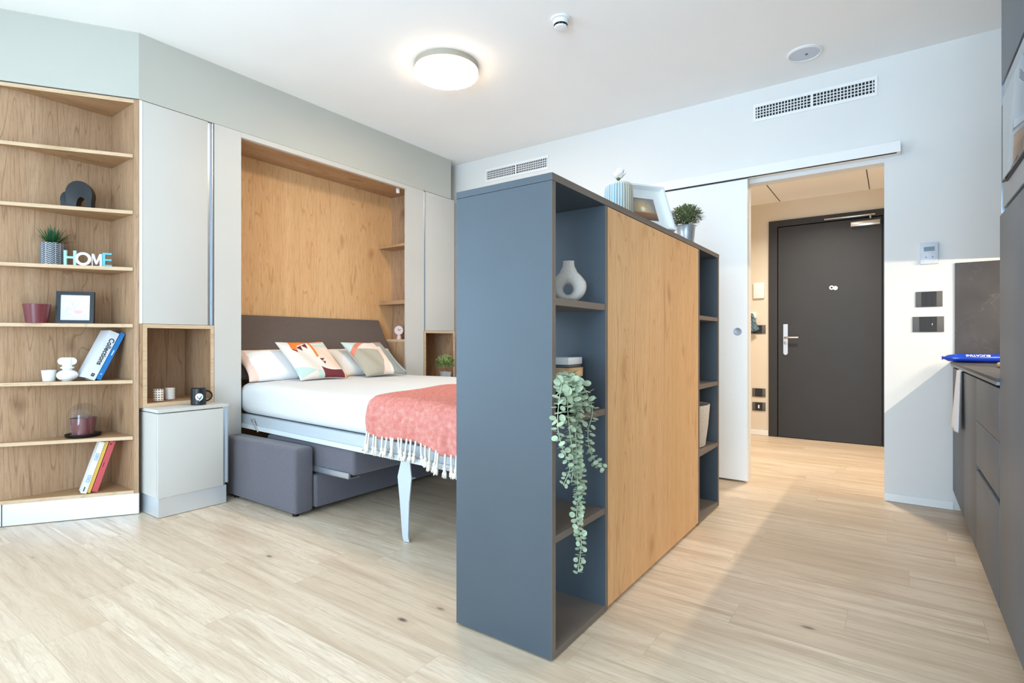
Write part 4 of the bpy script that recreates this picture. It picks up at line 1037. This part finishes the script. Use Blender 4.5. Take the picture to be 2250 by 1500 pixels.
# glass cloche
cl = thing('glass_cloche', 'glass dome on a round black tray, on the second bookcase shelf from the bottom', 'dome', (-3.820, 1.090, 0.452 + E))
obj('tray', LT([(0.070, 0), (0.083, 0.004), (0.086, 0.017), (0.083, 0.017), (0.081, 0.008)], n=56), 'black', cl, world=False)
b = bmesh.new(); prof = [(0.0770, 0.0088), (0.0770, 0.115)] + [(0.077 * math.cos(a), 0.115 + 0.077 * math.sin(a)) for a in [R(8 * k) for k in range(1, 11)]] + [(0.004, 0.192)]
lathe(b, prof, 56, cap0=False); obj('glass_dome', b, 'glass', cl, world=False)
b = bmesh.new(); plain_pot(b, 0.051, 0.0615, 0.098); o = obj('burgundy_pot', b, 'maroon'); o.location = (-3.820, 1.090, 0.4618); tag(o, 'burgundy ceramic pot inside the glass dome', 'pot', 'burgundy pots in the bookcase')

# cups in the cubby and the mug
def cupfn(kind):
    def f(c):
        if math.hypot(c.x, c.y) < 0.0262: return (226, 214, 200)
        a = (math.atan2(c.y, c.x) / (2 * PI))
        if kind == 0:
            u, v = (a * 12) % 1, (c.z / 0.0145) % 1; return (70, 54, 44) if .25 < u < .75 and .3 < v < .72 else (246, 232, 216)
        k = math.floor(c.z / 0.0095); u, v = (a * 18 + 0.5 * (k % 2)) % 1, (c.z / 0.0095) % 1
        return (52, 40, 38) if abs(u - .5) * 1.6 + abs(v - .5) * 1.2 < .52 else (246, 238, 230)
    return f
for k, (x, y, lab) in enumerate(((-3.655, 1.415, 'small cream cup with square dots in the oak cubby, left one'), (-3.690, 1.492, 'small cream cup with dense dark dots in the oak cubby, right one'))):
    b = bmesh.new(); nn2 = 44; lathe(b, [(0.0275, 0.070 * i / nn2) for i in range(nn2 + 1)] + [(0.0255, 0.070), (0.0245, 0.006)], 180, cap1=True)
    o = obj('patterned_cup', b, 'glazed'); o.location = (x, y, 0.6395 + E); paint(o, cupfn(k)); tag(o, lab, 'cup', 'patterned cups in the cubby')
mg = thing('coffee_mug', 'black mug with a white round emblem on the low cabinet', 'mug', (-3.478, 1.566, 0.6125 + E))
b = bmesh.new(); nz = 70; lathe(b, [(0.0395, 0)] + [(0.0420, 0.002 + 0.098 * i / nz) for i in range(nz + 1)] + [(0.0385, 0.1005), (0.038, 0.008)], 260, cap1=True)
o = obj('body', b, 'glazed', mg, world=False)
camdir = math.atan2(-1.566, 3.478)
def mugfn(c):
    if math.hypot(c.x, c.y) < 0.041: return (18, 20, 24)
    a = math.atan2(c.y, c.x) - camdir - 0.12
    u, v = math.atan2(math.sin(a), math.cos(a)) * 0.042, c.z - 0.050
    W = (232, 240, 246); K = (16, 18, 23)
    def seg(x0, y0, x1, y1):
        dx, dy = x1 - x0, y1 - y0; k = max(0, min(1, ((u - x0) * dx + (v - y0) * dy) / (dx * dx + dy * dy))); return math.hypot(u - x0 - k * dx, v - y0 - k * dy)
    if seg(.000, -.0215, .010, -.012) < .0042: ring = True
    else: ring = math.hypot(u, v) < .0215
    if not ring: return K
    r = math.hypot(u, v - .002)
    if v < .003 and abs(r - .0105) < .0021 and v > -.013: return K
    if (abs(u - .0105) < .0021 and .003 <= v < .006) or (abs(u + .0105) < .0021 and .003 <= v < .006): return K
    if seg(.008, -.006, -.004, -.0225) < .0020: return K
    return W
paint(o, mugfn)
b = bmesh.new(); ha = Vector((0.25, 0.97, 0)).normalized(); tube(b, [ha * (0.0400 + 0.033 * math.sin(a)) + Vector((0, 0, 0.052 + 0.031 * math.cos(a))) for a in [PI * k / 20 for k in range(21)]], 0.0052, 12); obj('handle', b, 'black', mg, world=False)

# little plant on the right low cabinet
def bush(b, n, rx, rz, cz, ll, lw, seed, r0=0.02, curl=0.2):
    rr = random.Random(seed)
    for i in range(n):
        a = rr.random() * 2 * PI; e = math.asin(rr.random() * 1.25 - 0.25 if rr.random() < 2 else 0); q = 0.45 + 0.55 * rr.random() ** 0.5
        p = Vector((rx * q * math.cos(a) * math.cos(e), rx * q * math.sin(a) * math.cos(e), cz + rz * q * math.sin(e)))
        d = Vector((p.x, p.y, (p.z - cz) * 1.2 + 0.02)) + Vector((rr.uniform(-.5, .5), rr.uniform(-.5, .5), rr.uniform(-.3, .5))) * rx * 0.9
        leafblade(b, p, d, ll * rr.uniform(0.7, 1.2), lw, curl, 3)
pl = thing('small_plant', 'bushy bright green plant in a grey pot behind the bed, right', 'plant', (-3.474, 3.78, 0.6125 + E))
obj('pot', LT([(0.045, 0), (0.058, 0.10), (0.056, 0.10), (0.052, 0.085)], n=32), 'zinc', pl, world=False)
b = bmesh.new(); bush(b, 700, 0.088, 0.085, 0.165, 0.028, 0.017, 5); obj('foliage', b, 'leaf_light', pl, world=False, smooth=0)

# alarm clock on the alcove shelf
ac = thing('alarm_clock', 'small round rose-coloured clock on a foot in the bed alcove', 'clock', (-3.735, 3.44, 1.020 + E), R(32))
obj('stand', LT([(0.026, 0), (0.026, 0.004), (0.020, 0.012), (0.020, 0.030), (0.012, 0.040)], n=28), 'pink', ac, world=False)
b = LT([(0.020, 0.020), (0.040, 0.014), (0.045, 0.004), (0.045, -0.010), (0.041, -0.016)], n=40, cap1=False); xf(b, frame_mtx((0, 0, 0.082), (1, 0, 0), (0, 0, -1), (0, 1, 0))); obj('case', b, 'pink', ac, world=False)
b = LT([(0.0412, -0.0120), (0.005, -0.0125)], n=40, cap0=False); xf(b, frame_mtx((0, 0, 0.082), (1, 0, 0), (0, 0, -1), (0, 1, 0))); dl = obj('dial', b, 'pink', ac, world=False)
b = bmesh.new(); prism(b, [(0, 0.080), (0.022, 0.086), (0.022, 0.089), (0, 0.085)], -0.0145, -0.0132, 'y'); prism(b, [(-0.002, 0.082), (-0.008, 0.099), (-0.005, 0.100), (0.002, 0.083)], -0.0145, -0.0132, 'y'); obj('hands', b, 'black', dl, world=False)

# ------------------------------------------------------------------ things in and on the divider
# ring-shaped vase (flat doughnut with a neck)
rv = thing('ring_vase', 'sand-coloured ring vase with a round hole, in the divider', 'vase', (-0.952, 1.685, 1.1375 + E), R(24))
bm = bmesh.new(); N1, N2 = 64, 20
def outer(a):     # outline of the body round its hole, a measured from straight down
    x = 0.0635 * math.sin(a); z = 0.055 - 0.058 * math.cos(a)
    return x, z
rings = []
hc = (-0.002, 0.0475)
for i in range(N1):
    a = 2 * PI * i / N1; ox, oz = 0.0640 * math.sin(a), 0.0575 - 0.0575 * math.cos(a)
    if oz > 0.075: ox *= 1 - 0.30 * (oz - 0.075) / 0.04; oz += 0.010 * (oz - 0.075) / 0.04
    oz = max(oz, 0.0045); ix, iz = hc[0] + 0.0165 * math.sin(a), hc[1] - 0.0185 * math.cos(a)
    row = []
    for j in range(N2):
        b_ = 2 * PI * j / N2; k = 0.5 + 0.5 * math.cos(b_); th_ = 0.024 * math.sin(b_)
        row.append(bm.verts.new((ix + (ox - ix) * k, th_, max(0.0, iz + (oz - iz) * k))))
    rings.append(row)
for i in range(N1):
    p, q = rings[i], rings[(i + 1) % N1]
    for j in range(N2): bm.faces.new((p[j], p[(j + 1) % N2], q[(j + 1) % N2], q[j]))
obj('body', bm, 'stone', rv, world=False, smooth=180)
obj('neck', LT([(0.030, 0.092), (0.0325, 0.106), (0.0275, 0.118), (0.0215, 0.130), (0.0195, 0.144), (0.021, 0.1495), (0.018, 0.1495), (0.016, 0.135)], n=36, sx=1.0, sy=0.66), 'stone', rv, world=False)

# eucalyptus in black pot
eu = thing('trailing_eucalyptus', 'trailing eucalyptus hanging out of the divider from a black pot', 'plant', (-0.925, 1.595, 0.753 + E))
obj('pot', LT([(0.036, 0), (0.046, 0.078), (0.044, 0.078), (0.040, 0.065)], n=36), 'black', eu, world=False)
strands = [[(-0.845, 1.524, 0.871), (-0.838, 1.561, 0.806), (-0.84, 1.53, 0.736), (-0.842, 1.543, 0.631), (-0.84, 1.567, 0.537), (-0.842, 1.543, 0.438), (-0.84, 1.571, 0.341), (-0.84, 1.549, 0.25)],
           [(-0.85, 1.503, 0.862), (-0.84, 1.548, 0.778), (-0.835, 1.525, 0.709), (-0.835, 1.530, 0.634), (-0.84, 1.548, 0.527), (-0.84, 1.57, 0.444)],
           [(-0.85, 1.46, 0.866), (-0.84, 1.425, 0.806), (-0.84, 1.42, 0.736), (-0.84, 1.449, 0.668), (-0.84, 1.495, 0.603), (-0.84, 1.454, 0.552)],
           [(-0.85, 1.605, 0.847), (-0.84, 1.652, 0.767), (-0.84, 1.619, 0.694), (-0.84, 1.645, 0.613), (-0.838, 1.737, 0.549)],
           [(-0.85, 1.50, 0.856), (-0.838, 1.478, 0.785), (-0.838, 1.495, 0.697), (-0.84, 1.520, 0.619), (-0.842, 1.508, 0.548)]]
rr = random.Random(11)
for si, st in enumerate(strands):
    start = Vector((-0.92, 1.595, 0.828)); mid = (start + Vector(st[0])) / 2 + Vector((0, 0, 0.03))
    pts = spline([start, mid] + st, 8); b = bmesh.new(); tube(b, pts, 0.0013, 5)
    acc = 0.0; step = 0.0135; last = pts[0]; kk = 0; tot = sum((q - p).length for p, q in zip(pts, pts[1:])); run = 0
    for p, q in zip(pts, pts[1:]):
        seg = (q - p); l = seg.length
        while acc < l:
            c = p + seg * (acc / l); d = seg.normalized(); f = (run + acc) / tot; size = 0.0152 * (1 - 0.45 * f) * rr.uniform(0.8, 1.15)
            ang = kk * 1.57 + rr.uniform(-.4, .4); kk += 1
            s_ = d.orthogonal().normalized(); s_ = Matrix.Rotation(ang, 3, d) @ s_
            for sg in (1, -1):
                dirn = (s_ * sg + Vector((0, 0, -0.15))).normalized()
                nrm = (Vector((0, 0, 1)) * 0.9 + Vector((rr.uniform(-.6, .9), rr.uniform(-.9, .3), rr.uniform(-.3, .5)))).normalized()
                nrm = (nrm - dirn * nrm.dot(dirn) * 0.85).normalized()
                disc_leaf(b, c + dirn * (size + 0.003), nrm, size, 14, dirn)
            acc += step * (1.15 if si > 1 else 0.66)
        acc -= l; run += l
    obj('trailing_stem', b, 'eucalyptus', eu, smooth=60)
b = bmesh.new()
for i in range(46):
    a = rr.uniform(0, 2 * PI); c = Vector((-0.885 + 0.045 * math.cos(a) * rr.random() + 0.02 * rr.random(), 1.535 + 0.075 * math.sin(a), 0.842 + rr.uniform(-0.035, 0.045)))
    disc_leaf(b, c, Vector((rr.uniform(0, 1), rr.uniform(-1, 0), rr.uniform(-.2, 1))), rr.uniform(0.010, 0.0165), 14)
obj('crown_leaves', b, 'eucalyptus', eu, smooth=60)

# bucket with wooden rim and white box on it
wb = thing('wood_rim_pot', 'grey pot with a pale wooden rim behind the eucalyptus', 'pot', (-1.000, 1.722, 0.753 + E))
obj('body', LT([(0.050, 0), (0.066, 0.118), (0.060, 0.118)], n=40), 'stone', wb, world=False)
obj('rim', LT([(0.068, 0.1185), (0.0755, 0.1205), (0.0765, 0.152), (0.068, 0.1525), (0.062, 0.1525)], n=48), 'wood_plain', wb, world=False, label='pale wooden rim')
bx_ = thing('white_box', 'low white box with a perforated lower edge on the wooden rim', 'box', (-1.000, 1.712, 0.9068), R(4))
obj('case', BX(-0.060, 0.060, -0.060, 0.060, 0.010, 0.036, r=0.003), 'white_ceramic', bx_, world=False)
b = bmesh.new(); box(b, -0.058, 0.058, -0.058, 0.058, 0.0, 0.0098, r=0.002); obj('perforated_base', b, 'plate_grey', bx_, world=False)

# felt basket in the right column
fb = thing('felt_basket', 'beige felt basket in the right column of the divider', 'basket', (-1.020, 3.166, 0.392 + E))
b = bmesh.new(); n = 56; rings = []
pr = [(0.124, 0.0), (0.134, 0.004), (0.150, 0.12), (0.160, 0.238), (0.158, 0.243), (0.152, 0.238), (0.142, 0.12), (0.126, 0.010)]
def sq(a, r): 
    k = (abs(math.cos(a)) ** 4 + abs(math.sin(a)) ** 4) ** -0.25; return r * (0.55 + 0.45 * k)
for r_, z in pr:
    rings.append([b.verts.new((sq(2 * PI * i / n, r_) * math.cos(2 * PI * i / n) * 0.92, sq(2 * PI * i / n, r_) * math.sin(2 * PI * i / n) * 0.96, z)) for i in range(n)])
for p, q in zip(rings, rings[1:]):
    for i in range(n): b.faces.new((p[i], p[(i + 1) % n], q[(i + 1) % n], q[i]))
b.faces.new(rings[0][::-1]); b.faces.new(rings[-1])
obj('body', b, 'felt', fb, world=False)
b = bmesh.new(); prism(b, [(0.02, 0.004), (0.124, 0.004), (0.142, 0.10)], 0.0, 0.003, 'y'); xf(b, Matrix.Translation((0.0, -0.147, 0)) @ Matrix.Rotation(R(-4), 4, 'X')); obj('corner_fold', b, 'felt', fb, world=False)

# on top of the divider
TZ = 1.526 + 0.0012
fv = thing('ribbed_vase', 'ribbed vase striped in blue and sand on top of the divider', 'vase', (-1.000, 2.220, TZ))
b = bmesh.new(); rings = []; na = 264
pr = [(0.048, 0), (0.058, 0.010), (0.0625, 0.05), (0.0625, 0.12), (0.060, 0.158), (0.050, 0.173), (0.030, 0.178), (0.022, 0.178), (0.020, 0.165)]
for r_, z in pr: rings.append([b.verts.new(((r_ * (1 + 0.018 * math.cos(a * 33))) * math.cos(a), (r_ * (1 + 0.018 * math.cos(a * 33))) * math.sin(a), z)) for a in [2 * PI * i / na for i in range(na)]])
for p, q in zip(rings, rings[1:]):
    for i in range(na): b.faces.new((p[i], p[(i + 1) % na], q[(i + 1) % na], q[i]))
b.faces.new(rings[0][::-1]); b.faces.new(rings[-1]); o = obj('body', b, 'glazed', fv, world=False, smooth=180)
def stripes(c):
    a = math.atan2(c.y, c.x); rib = math.cos(a * 33)
    if math.hypot(c.x, c.y) < 0.054 and c.z > 0.1: return (232, 222, 208)
    left = math.sin(a * 1.0 + 0.95)     # blue half and sand half
    base = (150, 180, 190) if left < -0.05 else ((168, 180, 172) if left < 0.25 else (196, 176, 140))
    if rib > 0.45: return (206, 208, 200)
    k = math.sin(a * 11.0); return tuple(int(x * (0.92 + 0.08 * k)) for x in base)
paint(o, stripes)
fl_ = thing('white_flower', 'single white flower standing in the ribbed vase', 'flower', (-1.000, 2.220, TZ + 0.1665))
b = bmesh.new(); tube(b, [(0, 0, 0), (0.0, -0.002, 0.028)], 0.003, 8)
for i in range(5):
    a = i * 2 * PI / 5; leafblade(b, (0, -0.002, 0.020), (math.cos(a), math.sin(a), 0.9), 0.018, 0.011, -0.1)
obj('stem', b, 'leaf', fl_, world=False, smooth=60)
b = bmesh.new(); rr = random.Random(9)
for i in range(34):
    a = i * 2.4; e = R(15 + 75 * (1 - i / 34)); r_ = 0.040
    d = Vector((math.cos(a) * math.cos(e), math.sin(a) * math.cos(e), math.sin(e))); leafblade(b, Vector((0, 0, 0.028)) + d * 0.003, d, r_ * rr.uniform(0.8, 1.15), 0.026, rr.uniform(-0.35, 0.1), 4)
obj('blossom', b, 'petal', fl_, world=False, smooth=80)

def sunset(x, z):
    d = math.hypot(x + 0.005, z - 0.004)
    if d < 0.012: return (255, 246, 220)
    g = min(1.0, d / 0.07)
    if z > -0.016:
        if abs((x * 90 + 2.2 * math.sin(z * 60)) % 2.4 - 1.2) < 0.07 and z < 0.03 + 0.02 * math.sin(x * 90): return (110, 88, 70)
        return tuple(int(a + (b_ - a) * g) for a, b_ in zip((250, 214, 150), (150, 140, 136)))
    return tuple(int(a + (b_ - a) * min(1, (-z - 0.016) / 0.05)) for a, b_ in zip((176, 120, 84), (96, 80, 72)))
hw = 0.265
t_d = Vector((0.53, 0.848)); mid = Vector((-0.868, 2.600)) - t_d * hw / 2
pf = picture('picture_frame', hw, 0.252, 0.045, 0.010, 'white_gloss', sunset, (mid.x, mid.y, TZ + 0.0008), math.atan2(t_d.y, t_d.x), R(22), 'deep white box frame with a small sunset picture on the divider', inner=1.0, mat_w=0.052)
pf.rotation_euler = Matrix.Rotation(math.atan2(t_d.y, t_d.x), 3, 'Z').to_4x4().to_euler()
pf.rotation_mode = 'XYZ'
pf.matrix_world = Matrix.Translation((mid.x, mid.y, TZ + 0.0172)) @ Matrix.Rotation(math.atan2(t_d.y, t_d.x), 4, 'Z') @ Matrix.Rotation(R(-22), 4, 'X')
zb = thing('herb_bucket', 'bushy olive-green plant in a small zinc bucket on the divider', 'plant', (-0.950, 3.005, TZ))
b = bmesh.new(); lathe(b, [(0.038, 0), (0.0405, 0.014), (0.0418, 0.016), (0.041, 0.018), (0.0428, 0.028), (0.044, 0.030), (0.043, 0.032), (0.051, 0.112), (0.0535, 0.115), (0.051, 0.118), (0.047, 0.110)], 40); obj('bucket', b, 'zinc', zb, world=False)
obj('soil', LT([(0.0465, 0.104), (0.03, 0.116), (0.004, 0.120)], n=28), 'soil', zb, world=False)
b = bmesh.new(); bush(b, 900, 0.080, 0.062, 0.160, 0.026, 0.0062, 8, curl=0.35); bush(b, 420, 0.050, 0.035, 0.130, 0.026, 0.0070, 18, curl=0.3); obj('foliage', b, 'leaf_olive', zb, world=False, smooth=0)

# ------------------------------------------------------------------ light
def area(name, loc, rot, sx, sy, power, col):
    l = bpy.data.lights.new(name, 'AREA'); l.shape = 'RECTANGLE'; l.size = sx; l.size_y = sy; l.energy = power; l.color = col
    o = bpy.data.objects.new(name, l); C.objects.link(o); o.location = loc; o.rotation_euler = rot; return o
DAY = (0.53, 0.76, 1.0)
area('daylight_back_window', ((VX0 + VX1) / 2, YB - 0.12, 1.14), (R(90), 0, 0), 1.8, 2.1, 150, (0.56, 0.78, 1.0))
area('daylight_side_window', (-4.12, (SY0 + SY1) / 2, 1.14), (0, R(-90), 0), 2.1, 2.2, 84, DAY)
area('kitchen_led', (0.845, 3.13, 1.466), (0, R(42), 0), 0.015, 1.40, 15.5, (1.0, 0.86, 0.66))
hl = area('hall_downlight', (-0.60, 5.1, 2.45), (0, 0, 0), 0.25, 0.25, 27, (1.0, 0.92, 0.80)); hl.data.spread = R(150)
w = bpy.data.worlds.new('World'); bpy.context.scene.world = w; w.use_nodes = True
bg = w.node_tree.nodes['Background']; bg.inputs['Color'].default_value = (0.55, 0.75, 1.0, 1); bg.inputs['Strength'].default_value = 0.8

# ------------------------------------------------------------------ camera and view
cam = bpy.data.cameras.new('camera'); cam.sensor_width = 36.0; cam.lens = 1180.0 / 2250.0 * 36.0; cam.clip_start = 0.02
co = bpy.data.objects.new('camera', cam); C.objects.link(co); co.location = (0, 0, 1.0); co.rotation_euler = (R(90), 0, R(35.48))
sc0 = bpy.context.scene; sc0.camera = co
sc0.view_settings.view_transform = 'Standard'; sc0.view_settings.look = 'None'; sc0.view_settings.gamma = 1.0
sc0.view_settings.use_curve_mapping = False; sc0.view_settings.exposure = 0.63
sc0.cycles.use_denoising = True; sc0.cycles.max_bounces = 10; sc0.cycles.diffuse_bounces = 6; sc0.cycles.glossy_bounces = 4
